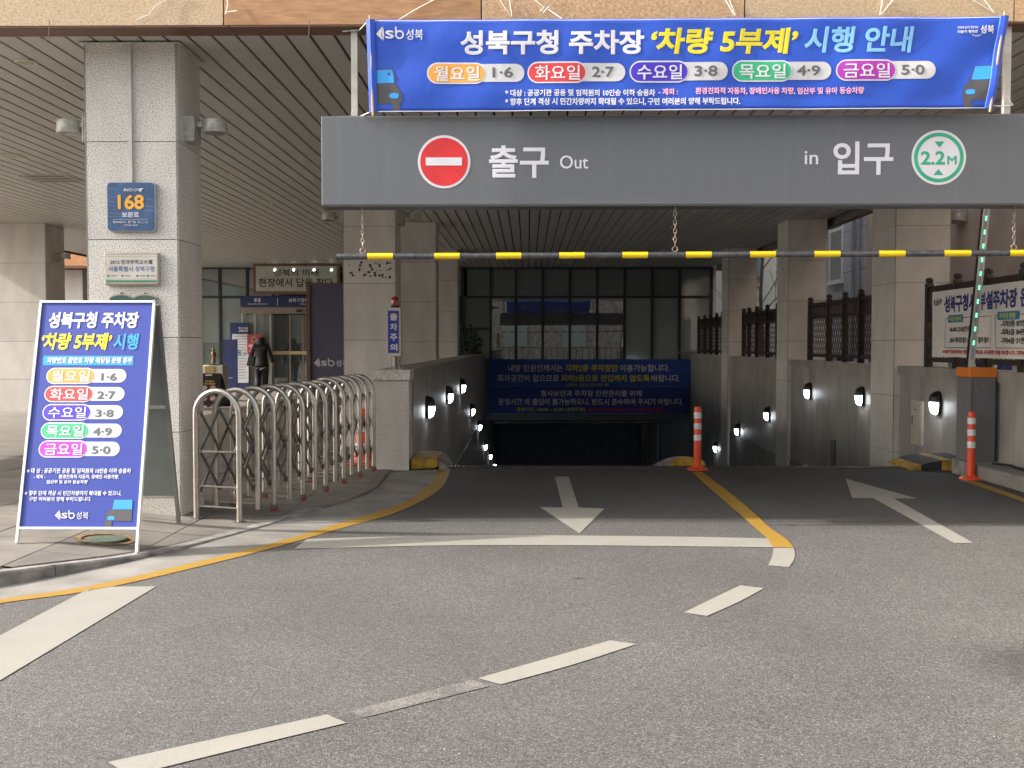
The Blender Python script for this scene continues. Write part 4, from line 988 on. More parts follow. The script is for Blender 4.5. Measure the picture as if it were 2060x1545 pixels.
# ceiling downlights
DW = mat('downlight_rim', (.75,.68,.52), .5); DL = mat('downlight_lens', (.38,.35,.27), .4)
def downlight(label, px, py, r=.095, square=False):
    p = gp(px, py, CZ); t = thing('downlight', label, 'ceiling light', (p.x, p.y, CZ-.012), 'small lights set in the slatted ceiling')
    if square: part('rim', MB().box(p.x-.15, p.x+.15, p.y-.15, p.y+.15, CZ-.014, CZ-.001), DW, t); part('lens', MB().box(p.x-.13, p.x+.13, p.y-.13, p.y+.13, CZ-.016, CZ-.0145), DL, t)
    else: part('rim', MB().lathe([(r,-.002),(r,-.010),(r-.008,-.014),(r-.02,-.010)], 24, (p.x, p.y, CZ)), DW, t, smooth=True); part('lens', MB().lathe([(r-.021,-.006),(r-.021,-.0115)], 20, (p.x, p.y, CZ)), DL, t)
downlight('round ceiling light nearest the top left corner', 52, 124)
downlight('square cream ceiling panel light left of the tall column', 22, 313, square=True)
for (x, y), s_ in zip([(128,348),(155,446),(8,404),(455,350),(555,408),(628,448),(430,462)],
    ['small round ceiling light just below the left lamp of the column','round ceiling light seen low beside the left column edge','round ceiling light at the left edge above the far column','round ceiling light right of the column with the 168 plate','round ceiling light left of the grey sign box','dim round ceiling light under the left end of the sign box','round ceiling light beside the lower right of the column']):
    downlight(s_, x, y)
p = gp(105, 358, CZ); t = thing('ceiling_vent', 'slotted ceiling vent seen left of the tall column', 'vent', (p.x, p.y, CZ-.02))
part('frame', MB().box(p.x-.35, p.x+.35, p.y-.32, p.y+.32, CZ-.012, CZ-.001), SLAT, t)
for i in range(7): part('blade', MB().box(p.x-.3, p.x+.3, p.y-.27+.085*i, p.y-.255+.085*i, CZ-.018, CZ-.0125), DARK if i in (0, 3, 6) else LG, t)
p = gp(430, 465, CZ)

# ================================================================== A-board
BL = Vector((-3.6, 7.455, .2)); TL = Vector((-3.652, 7.985, 1.815)); Wd = .853; Vv = (TL-BL); Uv = Vector((1, 0, 0))
ab = thing('a_board', 'tall blue A-board listing weekday parking numbers on the pavement', 'signboard', (-3.2, 7.9, .07))
face_n = Uv.cross(Vv).normalized()
WF = mat('board_frame_white', (.74,.74,.73), .3, var=.03)
def aP(u, v, d=0): return BL+Uv*(u*Wd)+Vv*v+face_n*d
part('face_panel', MB().prism([aP(0,0), aP(1,0), aP(1,1), aP(0,1)], -face_n*.012), BLUEB, ab)
fw = .022
part('frame_rail', MB().bar(aP(-.01,0,-.004), aP(1.01,0,-.004), .03, .016, Vv), WF, ab); part('frame_rail', MB().bar(aP(-.01,1,-.004), aP(1.01,1,-.004), .03, .016, Vv), WF, ab)
leg_r = (gp(265, 1107, .05)-aP(1,0)); ldir = -Vv.normalized()
for u in (0, 1):
    x = BL.x+u*Wd; zf = zs(x)+.013; k = (BL.z-zf)/Vv.normalized().z
    part('frame_side', MB().bar(aP(u,0,-.004)-Vv.normalized()*k, aP(u,1,-.004)+Vv.normalized()*.012, .018, .03, face_n), WF, ab)
# rear leaf: frame, panels of grey board, cross rails
rT = TL+Vector((.01, .045, -.02)); rB = Vector((-3.69, 8.60, zs(-3.69)+.014)); RV = (rB-rT)
GBK = mat('board_back', (.20,.225,.21), .55, var=.06)
for u in (0, 1):
    a = rT+Uv*(u*Wd); b = rB+Uv*(u*Wd); b.z = zs(b.x)+.014; part('rear_leg', MB().bar(a, b, .026, .03, (0,-1,0)), mat('rear_frame', (.26,.27,.26), .4, metal=.4), ab)
rn = Uv.cross(RV).normalized()
for v0, v1 in ((.03, .46), (.475, .9)):
    a = rT+RV*v0; b = rT+RV*v1; part('rear_panel', MB().prism([a+Uv*.015, a+Uv*(Wd-.015), b+Uv*(Wd-.015), b+Uv*.015], rn*.008), GBK, ab)
for v in (.468, .905): a = rT+RV*v; part('cross_rail', MB().bar(a, a+Uv*Wd, .018, .02, RV), mat('rail_cream', (.5,.45,.38), .4), ab)
pr = Print(ab, BL, Uv, Vv); s4 = lambda x, y: (x/2.7595, 560+y/2.7595)
def b4(a, b, c, d): (x0, y0), (x1, y1) = s4(a, c), s4(b, d); return (x0, x1, y0, y1)
pr.text('title_lettering', TXW, '성북구청 주차장', b4(272,772,187,278), .036, .06)
pr.text('yellow_lettering', TXY, '‘차량 5부제’', b4(232,622,303,398), .036, .14); pr.text('blue_lettering', CARB, '시행', b4(632,772,308,398), .034, .1)
pr.pill('teal_strip', mat('strip_teal', (.02,.30,.58), .5), b4(240,742,430,483), .0015, r=.012); pr.text('strip_lettering', TXW, '차량번호 끝번호 차량 해당일 운행 휴무', b4(262,737,437,473), .03, .08)
pills(pr, [(b4(258,528,497,587), s4(702,0)[0], b4(562,648,526,568), '월요일', '1·6'), (b4(247,518,597,688), s4(692,0)[0], b4(540,640,626,670), '화요일', '2·7'),
           (b4(237,507,698,790), s4(683,0)[0], b4(530,630,728,770), '수요일', '3·8'), (b4(227,495,800,892), s4(676,0)[0], b4(516,620,829,873), '목요일', '4·9'), (b4(215,488,900,995), s4(665,0)[0], b4(510,612,931,975), '금요일', '5·0')])
for tx, bx_ in (('※ 대 상 : 공공기관 공용 및 임직원의 10인승 이하 승용차', (150,728,1054,1083)), ('- 제외 :            환경친화적 자동차, 장애인 사용차량,', (188,662,1089,1115)), ('임산부 및 유아 동승차량', (260,488,1119,1141)),
               ('※ 향후 단계 격상 시 민간차량까지 확대될 수 있으니,', (138,675,1179,1208)), ('구민 여러분의 양해 부탁드립니다.', (162,508,1213,1238))):
    pr.text('small_lettering', TXW, tx, b4(*bx_), .025, .04, res=2)
pr.logo('logo', PILLW, *b4(305,492,1285,1342))
carprint(pr, [s4(625,1283), s4(735,1283), s4(736,1230), s4(636,1230)], [s4(612,1285), s4(734,1285), s4(731,1348), s4(622,1346), s4(619,1385), s4(585,1385), s4(585,1330), s4(592,1302)], b4(597,638,1320,1343))
pr.build()

# ================================================================== accordion gate
ag = thing('accordion_gate', 'retracting stainless steel gate of arched hoops and crossed bars', 'gate', (-2.3, 10.7, .02))
hp = [(482,1053),(519,1042),(551.6,1031),(583,1020.5),(610,1009.5),(634,1000),(656,991),(675,982.5),(692,975),(708,968),(724,962),(739,955.5),(752,950)]
RP = [gp(x, y, .005) for x, y in hp]
dirv = (RP[-1]-RP[0]).normalized(); perp = Vector((-dirv.y, dirv.x, 0)).normalized(); HW = .385
HT = 1.125; tr_ = .0245
hoops = []
for i, p in enumerate(RP):
    q = p+perp*HW; wheel = (i >= 2 and i % 2 == 0); zb_ = zs((p.x+q.x)/2)+(.075 if (wheel or i not in (0,)) else .012)
    zl = zs(q.x)
    tilt = Vector((random.uniform(-.004,.004), random.uniform(-.004,.004), 0))
    r_ = HW/2; cz = HT-r_+(.02 if i > 7 else 0)-.02; path = [(p.x, p.y, zb_), (p.x, p.y, cz)]
    for k in range(1, 12): a = math.pi*k/12; c_ = p.lerp(q, .5)+perp*(-r_*math.cos(a)); path.append((c_.x+tilt.x, c_.y+tilt.y, cz+r_*1.02*math.sin(a)))
    path += [(q.x, q.y, cz), (q.x, q.y, max(zb_, zl+.01))]
    h = part('hoop', MB().sweep(path, tr_, 12), STEEL, ag, smooth=True)
    for z in (.13, .30) if i % 2 == 0 else (.13,):
        part('cross_rod', MB().tube(Vector((p.x, p.y, z)), Vector((q.x, q.y, z+zl*.5)), .008, 6), STEEL, h)
    if i == 0:
        part('cross_rod', MB().tube(Vector((p.x, p.y, .6)), Vector((q.x, q.y, .6)), .009, 6), STEEL, h)
        for s_ in (p, q): part('floor_flange', MB().lathe([(.06,0),(.06,.008),(.03,.02)], 12, (s_.x, s_.y, zs(s_.x)+.008)), STEELB, h)
    if wheel:
        for s_ in (p, q):
            zg = zs(s_.x)+.012
            part('fork', MB().bar((s_.x, s_.y, zg+.075), (s_.x, s_.y, zg+.03), .045, .035), STEELB, h)
            part('wheel', MB().lathe([(.012,-.013),(.030,-.011),(.033,0),(.030,.011),(.012,.013)], 14, (s_.x, s_.y, zg+.033), 'y'), mat('wheel_red', (.28,.04,.035), .5), h, smooth=True)
zlo, zmd, zhi = .25, .6, .93
n = len(RP)
for sd, off in ((0, -.03), (1, .03)):
    L = [p+perp*(HW*sd)-perp*(-off if sd == 0 else off)*1.0 for p in RP]
    L = [p+perp*(.038 if sd == 0 else HW-.038) for p in RP]
    for i in range(n-2):
        for za, zb2, o_ in ((zlo, zhi, .006), (zhi, zlo, -.006)):
            a = Vector((L[i].x, L[i].y, za))+perp*o_; b = Vector((L[i+2].x, L[i+2].y, zb2))+perp*o_
            part('scissor_bar', MB().bar(a, b, .007, .028, (0,0,1)), STEELB, ag)
    for i0, i1 in ((0, 1), (n-1, n-2)):
        for zz in (zlo, zhi): part('scissor_bar', MB().bar(Vector((L[i0].x, L[i0].y, zmd)), Vector((L[i1].x, L[i1].y, zz)), .007, .028), STEELB, ag)
    for i in range(n):
        for z in (zlo, zmd, zhi): part('pivot_bolt', MB().bar(Vector((L[i].x, L[i].y, z))-perp*.02, Vector((L[i].x, L[i].y, z))+perp*.02, .02, .02), STEELB, ag)
# traffic cone behind the gate
t = thing('traffic_cone', 'orange and white traffic cone standing behind the last gate hoops', 'cone', (-2.03, 13.15, 0))
OC = mat('cone_orange', (.72,.085,.03), .5)
cx, cy = -2.04, 13.15
bevel(part('base', MB().box(cx-.19, cx+.19, cy-.19, cy+.19, .01, .05), OC, t), .01)
def cone_r(z): return .13-.1*(z-.05)/.65
for z0, z1, m in ((.05,.2,OC),(.2,.28,PILLW),(.28,.42,OC),(.42,.5,PILLW),(.5,.7,OC)):
    part('cone_band' if m is PILLW else 'cone_body', MB().lathe([(cone_r(z0),z0),(cone_r(z1),z1)], 20, (cx, cy, 0)), m, t, smooth=True)

# exit warning light box on the wall post
t = thing('exit_warning_sign', 'slim white box sign with blue lettered face and red beacon on the post', 'warning sign', (-1.58, 12.8, 1.19), rz=0)
px0, px1 = yp(777, 700, 12.76).x, yp(806, 700, 12.76).x; zt_, zb_ = yp(790, 619, 12.76).z, yp(790, 716, 12.76).z
part('box', MB().box(px0, px1, 12.76, 12.90, zb_, zt_), mat('box_white', (.55,.54,.50), .45, var=.08), t)
part('blue_face', MB().box(px0+.022, px1-.022, 12.754, 12.7595, zb_+.035, zt_-.035), mat('face_blue', (.03,.04,.30), .5), t)
pr = Print(t, (0, 12.754, 0), (1,0,0), (0,0,1))
for i, ch in enumerate('출차주의'): pr.text('lettering', TXW, ch, (784.5+.0*i, 799.5, 630+20.5*i, 644.5+20.5*i), .03)
pr.build()
cxb = (px0+px1)/2+.01
part('beacon_base', MB().lathe([(.05,0),(.052,.02),(.046,.03)], 16, (cxb, 12.83, zt_)), BLK, t); part('beacon_dome', MB().lathe([(.044,.03),(.046,.06),(.044,.1),(.034,.125),(.016,.138),(.002,.14)], 16, (cxb, 12.83, zt_)), mat('beacon_red', (.32,.02,.02), .15, coat=.5), t, smooth=True)
part('stem', MB().tube((cxb, 12.83, 1.19), (cxb, 12.83, zb_), .022, 10), STEELB, t)
for a in (-1, 1): part('strut', MB().sweep([(cxb+.07*a, 12.8, 1.192), (cxb+.045*a, 12.82, 1.25), (cxb+.04*a, 12.83, zb_)], .007, 5), LG, t)
part('foot_plate', MB().box(cxb-.09, cxb+.09, 12.76, 12.92, 1.191, 1.2), LG, t)

# wall lamps
LAMPM = mat('diffuser_lit', (.9,.9,.9), .4, emit=(.88,.94,1.0), es=15.0)
def wall_lamp(label, side, y, z):
    x = XL if side < 0 else XR; s = 1 if side < 0 else -1
    t = thing('wall_lamp', label, 'wall lamp', (x, y, z), 'lit oval lamps along the ramp walls')
    # oval bulkhead: back plate, black hood on the upper half, lit diffuser below
    def oval(z0, z1, d0, d1, n=14):
        P = []
        for k in range(n+1):
            zz = z0+(z1-z0)*k/n; a = zz/.155; hw = .095*math.sqrt(max(0, 1-abs(a)**2.6)); P.append((zz, hw))
        return P
    mb = MB()
    ring = [(.10*math.copysign(abs(math.cos(a))**.75, math.cos(a)), .158*math.copysign(abs(math.sin(a))**.75, math.sin(a))) for a in [2*math.pi*k/24 for k in range(24)]]
    mb.prism([(x+s*.001, y+u, z+v) for u, v in ring], (s*.045, 0, 0)); part('back_plate', mb, BLK, t)
    def dome(z0, z1, m, name, dp):
        mb = MB(); nz, nu = 8, 8; V = []
        for j in range(nz+1):
            zz = z0+(z1-z0)*j/nz; hw = .092*(max(0, 1-abs(zz/.15)**2.6))**.5
            for i in range(nu+1):
                u = -1+2*i/nu; dep = dp*(max(0, 1-abs(u)**2.4))**.5*(max(0, 1-abs(zz/.15)**2.8))**.5
                V.append((x+s*(.045+dep), y+u*hw, z+zz))
        mb.add(V, [(j*(nu+1)+i, j*(nu+1)+i+1, (j+1)*(nu+1)+i+1, (j+1)*(nu+1)+i) for j in range(nz) for i in range(nu)])
        part(name, mb, m, t, smooth=True)
    dome(.012, .15, BLK, 'hood', .085); dome(-.15, .012, LAMPM, 'diffuser', .075)
LL = [(14.65,.633,'nearest lit oval lamp on the left ramp wall'),(18.28,.631,'second lit lamp down the left ramp wall'),(21.95,.64,'third lit lamp down the left ramp wall, last at full height'),(25.75,-.085,'first of the lowered lamps on the left ramp wall'),
      (29.6,-.763,'lamp on the left ramp wall where the seam line meets it'),(33.6,-1.70,'lamp on the left wall just under the building'),(37.95,-2.466,'small lit lamp deep on the left tunnel wall'),(42.9,-3.365,'tiny farthest lamp on the left, just above the ramp crest')]
for y, z, s_ in LL: wall_lamp(s_, -1, y, z)
for y, z, s_ in [(13.83,.738,'large lit lamp beside the cream hatch on the right wall'),(16.96,.675,'lit lamp on the right wall just left of the near column'),(20.1,.623,'lit lamp on the right wall under the first fence bay, near the middle column'),
    (23.5,-.026,'lit lamp lower on the right wall, left of the middle column'),(26.8,-.639,'small low lamp on the right wall below the seam'),(29.84,-1.371,'smallest lit lamp at the foot of the right wall')]: wall_lamp(s_, 1, y, z)
# hatch and vent grille
t = thing('wall_hatch', 'cream metal hatch on the right ramp wall beside a lit lamp', 'hatch', (XR, 14.2, .3))
a = xp(1833, 800, XR-.03); b = xp(1854, 862, XR-.03)
part('hatch_frame', MB().box(XR-.03, XR-.001, b.y, a.y, .135, .735), mat('hatch_cream', (.46,.43,.34), .5), t)
part('hatch_door', MB().box(XR-.038, XR-.031, b.y+.03, a.y-.03, .18, .69), mat('hatch_cream2', (.42,.39,.31), .5), t); part('handle', MB().box(XR-.048, XR-.039, a.y-.09, a.y-.075, .42, .52), BLK, t); part('lock', MB().box(XR-.044, XR-.039, a.y-.2, a.y-.15, .6, .62), BLK, t)
t = thing('wall_grille', 'tall narrow dark vent grille low on the right ramp wall', 'grille', (XR, 18.5, -.4))
a = xp(1671, 855, XR-.01); b = xp(1680, 912, XR-.01)
part('grille_frame', MB().box(XR-.012, XR-.001, b.y, a.y, -.62, -.16), BLK, t)
for i in range(8): part('grille_blade', MB().box(XR-.02, XR-.0125, b.y+.03, a.y-.03, -.6+.055*i, -.57+.055*i), GRD, t)
t = thing('marker_post', 'short grey steel stub at the ramp edge below the right wall', 'post', (4.95, 20, -1.2)); part('stub', MB().box(5.0, 5.1, 19.4, 19.5, -1.3, -.70), LG, t)

# ================================================================== fences on the right wall
FB = mat('fence_brown', (.032,.022,.018), .5, var=.25, scale=12)
def fence(label, y0, y1, posts):
    t = thing('fence', label, 'fence', (5.42, y0, 1.19), 'brown lattice fences on the right ramp wall')
    x = 5.42
    pm = None
    for y in posts:
        me_name = 'post'
        if pm is None:
            m = MB(); m.box(-.045, .045, -.045, .045, 0, 1.125); m.lathe([(.046,1.12),(.036,1.13),(.036,1.14),(.054,1.148),(.056,1.17),(.046,1.19),(.014,1.205),(.002,1.206)], 8, (0,0,0)); pm = m.mesh('post')
        put('post', pm, FB, t, (x, y, 1.19))
    for z, h in ((1.29, .06), (2.0, .05), (2.235, .07)):
        part('rail', MB().box(x-.025, x+.025, y0, y1, z-h/2, z+h/2), FB, t)
    pst = sorted(posts)
    for a, b in zip(pst, pst[1:]):
        a += .05; b -= .05
        m = MB(); k = a+.05
        while k < b-.02: m.box(x-.008, x+.008, k-.007, k+.007, 2.02, 2.21); k += .075
        part('upper_bars', m, FB, t, kind='stuff')
        m = MB(); z0, z1 = 1.325, 1.975; H = z1-z0; slope = 1.75; st = .125; k = a-H/slope
        while k < b:
            for sg_ in (1, -1):
                # line y = k + sg*(z)/slope clipped to the panel
                pts = []
                ya, yb_ = (k, k+H/slope) if sg_ == 1 else (k+H/slope, k)
                P0 = Vector((x+.006*sg_, ya, z0)); P1 = Vector((x+.006*sg_, yb_, z1))
                t0, t1 = 0, 1; dy = P1.y-P0.y
                ta, tb = (a-P0.y)/dy, (b-P0.y)/dy
                lo_, hi_ = min(ta, tb), max(ta, tb); t0 = max(t0, lo_); t1 = min(t1, hi_)
                if t1-t0 > .03: m.bar(P0.lerp(P1, t0), P0.lerp(P1, t1), .013, .007, (1,0,0))
            k += st
        part('lattice', m, FB, t, kind='stuff')
fence('brown lattice fence bay carrying the white car park banner', 8.3, 14.62, [14.55, 13.6, 12.7, 11.78, 10.85, 9.9, 8.95])
fence('brown lattice fence bay between the near and middle right columns', 16.4, 20.7, [20.62, 19.35, 18.38, 17.5, 16.65])
fence('brown lattice fence bay beyond the middle right column', 22.7, 27.0, [26.95, 26.3, 25.4, 24.3, 23.3])
fence('farthest brown lattice fence bay next to the glass wall', 29.0, 34.2, [34.0, 32.9, 31.8, 30.8, 29.9, 29.1])
# white banner on the fence
XB = 5.375-.02
t = thing('fence_banner', 'white car park hours banner tied to the brown fence', 'banner', (XB, 12, 1.4))
def fwarp(u, v): return .007*math.sin(u*6+v*3)+.004*math.sin(u*15-v*5)
a = xp(1877, 588, XB); YA = a.y; mb = MB(); V = []; nu, nv = 60, 8; Z0_, Z1_ = 1.335, 2.185
for j in range(nv+1):
    for i in range(nu+1): u = 5.4*i/nu; v = j/nv*(Z1_-Z0_); V.append((XB-fwarp(u, v), YA-u, Z0_+v))
mb.add(V, [(j*(nu+1)+i, j*(nu+1)+i+1, (j+1)*(nu+1)+i+1, (j+1)*(nu+1)+i) for j in range(nv) for i in range(nu)])
CLW = mat('banner_white', (.72,.70,.67), .7, var=.05, scale=2)
part('cloth', mb, CLW, t, smooth=True)
pr = Print(t, (XB, YA, Z0_), (0,-1,0), (0,0,1), fwarp)
tx = lambda m, s_, u0, u1, z0, z1, b=.025, key='lettering': pr.text(key, m, s_, (u0, u1, z0-Z0_, z1-Z0_), b, lift=.005, px=False)
tx(TXN, '성북구청사 부설주차장 운영 안내', .38, 3.35, 1.90, 2.115, .04, 'title_lettering')
pr.text('logo', TXK, 'sb', (.10,.20,.665,.76), .01, lift=.005, px=False); pr.text('logo', TXK, '성북', (.21,.31,.675,.75), .01, lift=.005, px=False); pr.poly('logo', TXK, [(.05,.71),(.09,.66),(.08,.71),(.09,.77)], .005, px=False)
TEAL = mat('label_teal', (.03,.22,.36), .6)
pr.pill('label_patch', TEAL, (.50,1.02,.435,.53), .004, px=False, r=.02); tx(TXY, '주차장 운영시간', .54, .97, 1.785, 1.848, .02, 'label_lettering')
pr.pill('label_patch', TEAL, (1.98,2.5,.435,.53), .004, px=False, r=.02); tx(TXY, '주차장 현황', 2.03, 2.42, 1.785, 1.848, .02, 'label_lettering')
for u0, u1 in ((.42, 1.78), (1.92, 3.2)):
    z0, z1 = .12, .49
    for A, B_ in (((u0,z0),(u1,z0)),((u0,z1),(u1,z1)),((u0,z0),(u0,z1)),((u1,z0),(u1,z1))):
        e_ = .004; pr.poly('box_line', TXG, [(A[0]-e_,A[1]-e_),(B_[0]+e_,A[1]-e_) if A[1]==B_[1] else (A[0]+e_,A[1]-e_),(B_[0]+e_,B_[1]+e_),(A[0]-e_,A[1]+e_) if A[1]==B_[1] else (A[0]-e_,B_[1]+e_)], .003, px=False)
tx(TXK, '-06:00-22:00(연중무휴)', .56, 1.42, 1.64, 1.72, .02); tx(TXK, '- 20시 이후 입차 불가 / 22시 이후 출차 불가', .56, 1.72, 1.51, 1.585, .03)
for i, s_ in enumerate(('-지하2층 87면', '-지하3층 84면', '-지하4층 31면')): tx(TXK, s_, 2.06, 2.62, 1.69-.095*i, 1.765-.095*i, .03)
tx(TXR, '※ 내방 민원인께서는 평일에는 지하2층 주차장만 이용 가능합니다. 지하3층으로 내려가는 곳에 회차공간이 없습니다.', .36, 4.0, 1.375, 1.43, .03, 'red_lettering')
pr.build()
for u in (.03, 1.3, 2.6, 3.9): part('tie_cord', MB().sweep([(XB, YA-u, Z1_-.02), (5.41, YA-u+.06, Z1_+.03), (5.44, YA-u+.02, Z1_+.05)], .004, 4), ROPE, t)

# ramp end banners
def rbanner(label, box, lines, colm):
    y = YB-.12
    a = yp(box[0], box[2], y); b = yp(box[1], box[3], y)
    t = thing('ramp_banner', label, 'banner', ((a.x+b.x)/2, y, b.z), 'blue notice banners hung across the ramp end')
    mb = MB(); V = []; nu, nv = 40, 4
    def wp(u, v): return .02*math.sin(u*2.3+v)+.008*math.sin(u*6)
    for j in range(nv+1):
        for i in range(nu+1): x = a.x+(b.x-a.x)*i/nu; z = b.z+(a.z-b.z)*j/nv; V.append((x, y-wp(x, z), z))
    mb.add(V, [(j*(nu+1)+i, j*(nu+1)+i+1, (j+1)*(nu+1)+i+1, (j+1)*(nu+1)+i) for j in range(nv) for i in range(nu)])
    part('cloth', mb, colm, t, smooth=True)
    pr = Print(t, (0, y, 0), (1,0,0), (0,0,1), wp)
    s7 = lambda q_: 880+q_/3.358
    for m, s_, x0, x1, y0, y1, bo, key in lines: pr.text(key, m, s_, (s7(x0), s7(x1), 500+y0/3.358, 500+y1/3.358), bo, lift=.012, res=2)
    pr.pill('hem_line', TXB, (box[0]+1, box[1]-1, box[3]-.7, box[3]-.2), .01, r=.001)
    pr.build()
NB1 = mat('ramp_banner_blue', (.02,.07,.33), .6); NB2 = mat('ramp_banner_navy', (.02,.04,.25), .6)
rbanner('upper blue notice banner across the end of the ramp', (984.8,1387.8,722.7,778.2), [
    (TXW,'내방 민원인께서는',478,848,782,832,.02,'lettering'),(TXY,'지하2층 주차장만',862,1220,782,832,.03,'yellow_lettering'),(TXW,'이용가능합니다.',1232,1568,782,832,.02,'lettering'),
    (TXW,'회차공간이 없으므로',405,820,852,900,.02,'lettering'),(TXY,'지하3층으로 진입하지 않도록',835,1432,852,900,.03,'yellow_lettering'),(TXW,'바랍니다.',1445,1640,852,900,.02,'lettering'),
    (TXY,'※지하3층 : 주말 및 공휴일 민원 개방',868,1158,912,928,.01,'yellow_lettering')], NB1)
rbanner('lower navy notice banner with opening hours over the dark ramp mouth', (984.8,1386,779.3,832.5), [
    (TXW,'청사보안과 주차장 안전관리를 위해',697,1378,957,1000,.02,'lettering'),(TXW,'운영시간 외 출입이 불가능하오니, 반드시 준수하여 주시기 바랍니다.',412,1660,1012,1060,.02,'lettering'),
    (TXY,'운영시간 : 06:00 ~ 22:00 (연중무휴)',535,997,1073,1103,.02,'yellow_lettering'),(TXR,'20시 이후 입차 불가 / 22시 이후 출차 불가',1027,1530,1074,1103,.03,'red_lettering')], NB2)

# ================================================================== boom barrier
t = thing('boom_barrier', 'grey barrier housing with orange top and raised lit boom', 'barrier', (5.1, 12.1, .17))
HG = mat('housing_grey', (.15,.15,.155), .4, var=.05); OT = mat('housing_orange', (.72,.20,.02), .45)
hx0, hx1, hy0, hy1 = 4.955, 5.245, 12.05, 12.42
bevel(part('plinth', MB().box(hx0-.03, hx1+.03, hy0-.04, hy1+.04, .0, .175), CONCD, t), .01)
bevel(part('cabinet', MB().box(hx0, hx1, hy0, hy1, .176, 1.125), HG, t), .006)
part('door_seam', MB().box(hx0+.03, hx0+.034, hy0-.002, hy0+.001, .2, 1.1), BLK, t)
part('lock', MB().lathe([(.01,-.004),(.011,0),(.008,.003)], 10, (hx0+.14, hy0-.002, 1.03), 'y'), STEEL, t)
bevel(part('orange_top', MB().box(hx0-.008, hx1+.008, hy0-.008, hy1+.008, 1.126, 1.235), OT, t), .008)
a0 = Vector((5.02, 12.2, 1.236)); a1 = Vector((5.20, 12.2, 3.4))
bm_ = part('boom', MB().bar(a0, a1, .075, .035, (0,1,0)), mat('boom_white', (.6,.6,.58), .4), t)
part('dark_strip', MB().bar(a0-Vector((.045,0,0)), a1-Vector((.045,0,0)), .012, .036, (0,1,0)), BLK, t)
GLED = mat('led_green', (.05,.5,.25), .5, emit=(.12,1,.45), es=1.6)
part('light_strip', MB().bar(a0.lerp(a1,.04)+Vector((0,-.02,0)), a1+Vector((0,-.02,0)), .028, .004, (0,1,0)), mat('strip_clear', (.38,.42,.40), .4), t)
dv = (a1-a0); 
for k in range(13):
    p = a0.lerp(a1, .12+.072*k)
    for j in range(3): q_ = p+dv.normalized()*(.018*j)+Vector((0,-.0235,0)); part('green_led', MB().bar(q_-Vector((.009,0,0)), q_+Vector((.009,0,0)), .003, .009, (0,0,1)), GLED, t)
part('cable', MB().sweep([(5.2,12.0,.03+.13),(5.28,11.7,.175),(5.2,11.4,.18),(5.25,11.0,.178),(5.22,10.4,.178)], .013, 6), BLK, t, smooth=True)
# right kerb
rk = thing('side_kerb', 'rough pale concrete kerb along the foot of the right wall', 'kerb', (5.1, 10, 0))
y = 8.2
while y < 11.9:
    ye = min(y+.95, 11.95); o = part('kerb_stone', MB().box(4.985, 5.295, y+.004, ye-.004, 0, .158), CONC, rk); bevel(o, .02); y = ye
# hump kerbs at the crest
def hump(name, label, cat, pts, y0, y1, m, m2=None, nb=0):
    t = thing(name, label, cat, (sum(p[0] for p in pts)/len(pts), y0, 0))
    part('body', MB().prism([(x, y0, z) for x, z in pts], (0, y1-y0, 0)), m, t)
    return t
YK = mat('kerb_yellow', (.36,.22,.025), .8, var=.55, scale=9, bump=.5, bscale=40)
t = thing('yellow_kerb_block', 'chipped yellow concrete block at the foot of the left ramp wall', 'kerb', (-1.2, 12.8, 0))
bevel(part('block', MB().prism([(-1.395,12.66,0),(-1.10,12.68,.02),(-1.07,12.68,.05),(-1.07,12.68,.115),(-1.09,12.68,.13),(-1.395,12.66,.14)], (0,.9,0)), YK, t), .015)
part('dark_tail', MB().prism([(-1.068,12.72,0),(-.95,12.72,0),(-1.02,12.72,.08),(-1.068,12.72,.12)], (0,.8,0)), CONCD, t)
t = thing('median_hump', 'low worn yellow and grey kerb hump between the two ramp lanes', 'kerb', (1.85, 13.3, 0))
P = [(1.62+.3*(1-math.cos(math.pi*k/10))*.9, .17*math.sin(math.pi*k/10)**.6) for k in range(11)]
part('hump', MB().prism([(x, 13.15, z-.05) for x, z in P], (0, 5.0, -.85)), CONCD, t, smooth=False)
part('yellow_face', MB().prism([(x*.82+.42, 13.14, z*.86-.035) for x, z in P], (0, .009, 0)), YK, t)
t = thing('striped_hump', 'black and yellow striped kerb hump at the foot of the right wall', 'kerb', (4.8, 13, 0))
pts = [(4.38,0),(4.5,.06),(4.68,.12),(4.86,.155),(5.29,.165)]
for k in range(6):
    xa, xb = 4.55+.122*k, 4.55+.122*(k+1)
    hz = lambda x: max(.008, .125*(1-max(0,(5.05-x)/.55)**2))
    m = MB(); m.prism([(xa+.001, 12.72, 0), (xb-.001, 12.72, 0), (xb-.001, 12.72, hz(xb)), (xa+.001, 12.72, hz(xa))], (0, .8, 0))
    part('painted_band', m, YK if k in (0, 3) else mat('kerb_black', (.03,.03,.032), .8, var=.4, scale=10), t)

# bollards
def bollard_proto(loc, label):
    t = thing('bollard', label, 'bollard', loc, 'orange lane posts')
    OB = mat('bollard_orange', (.72,.075,.025), .42, var=.1, scale=12); RW = mat('bollard_reflective', (.66,.66,.65), .35)
    def L(name, prof, m): put(name, MB().lathe(prof, 20).mesh(name), m, t, loc, smooth=True)
    L('base', [(.125,0),(.125,.012),(.10,.024),(.055,.04),(.048,.05)], OB)
    L('shaft', [(.0445,.045),(.0435,.2),(.042,.72),(.038,.745),(.02,.755)], OB)
    for z in (.385, .52, .65): L('reflective_band', [(.0446,z-.035),(.0446,z+.035)], RW)
    for k in range(4):
        a = math.pi/4+k*math.pi/2; put('bolt', MB().lathe([(.011,.014),(.011,.024),(.006,.027)], 6).mesh('bolt'), STEELB, t, (loc[0]+.1*math.cos(a), loc[1]+.1*math.sin(a), loc[2]))
    return t
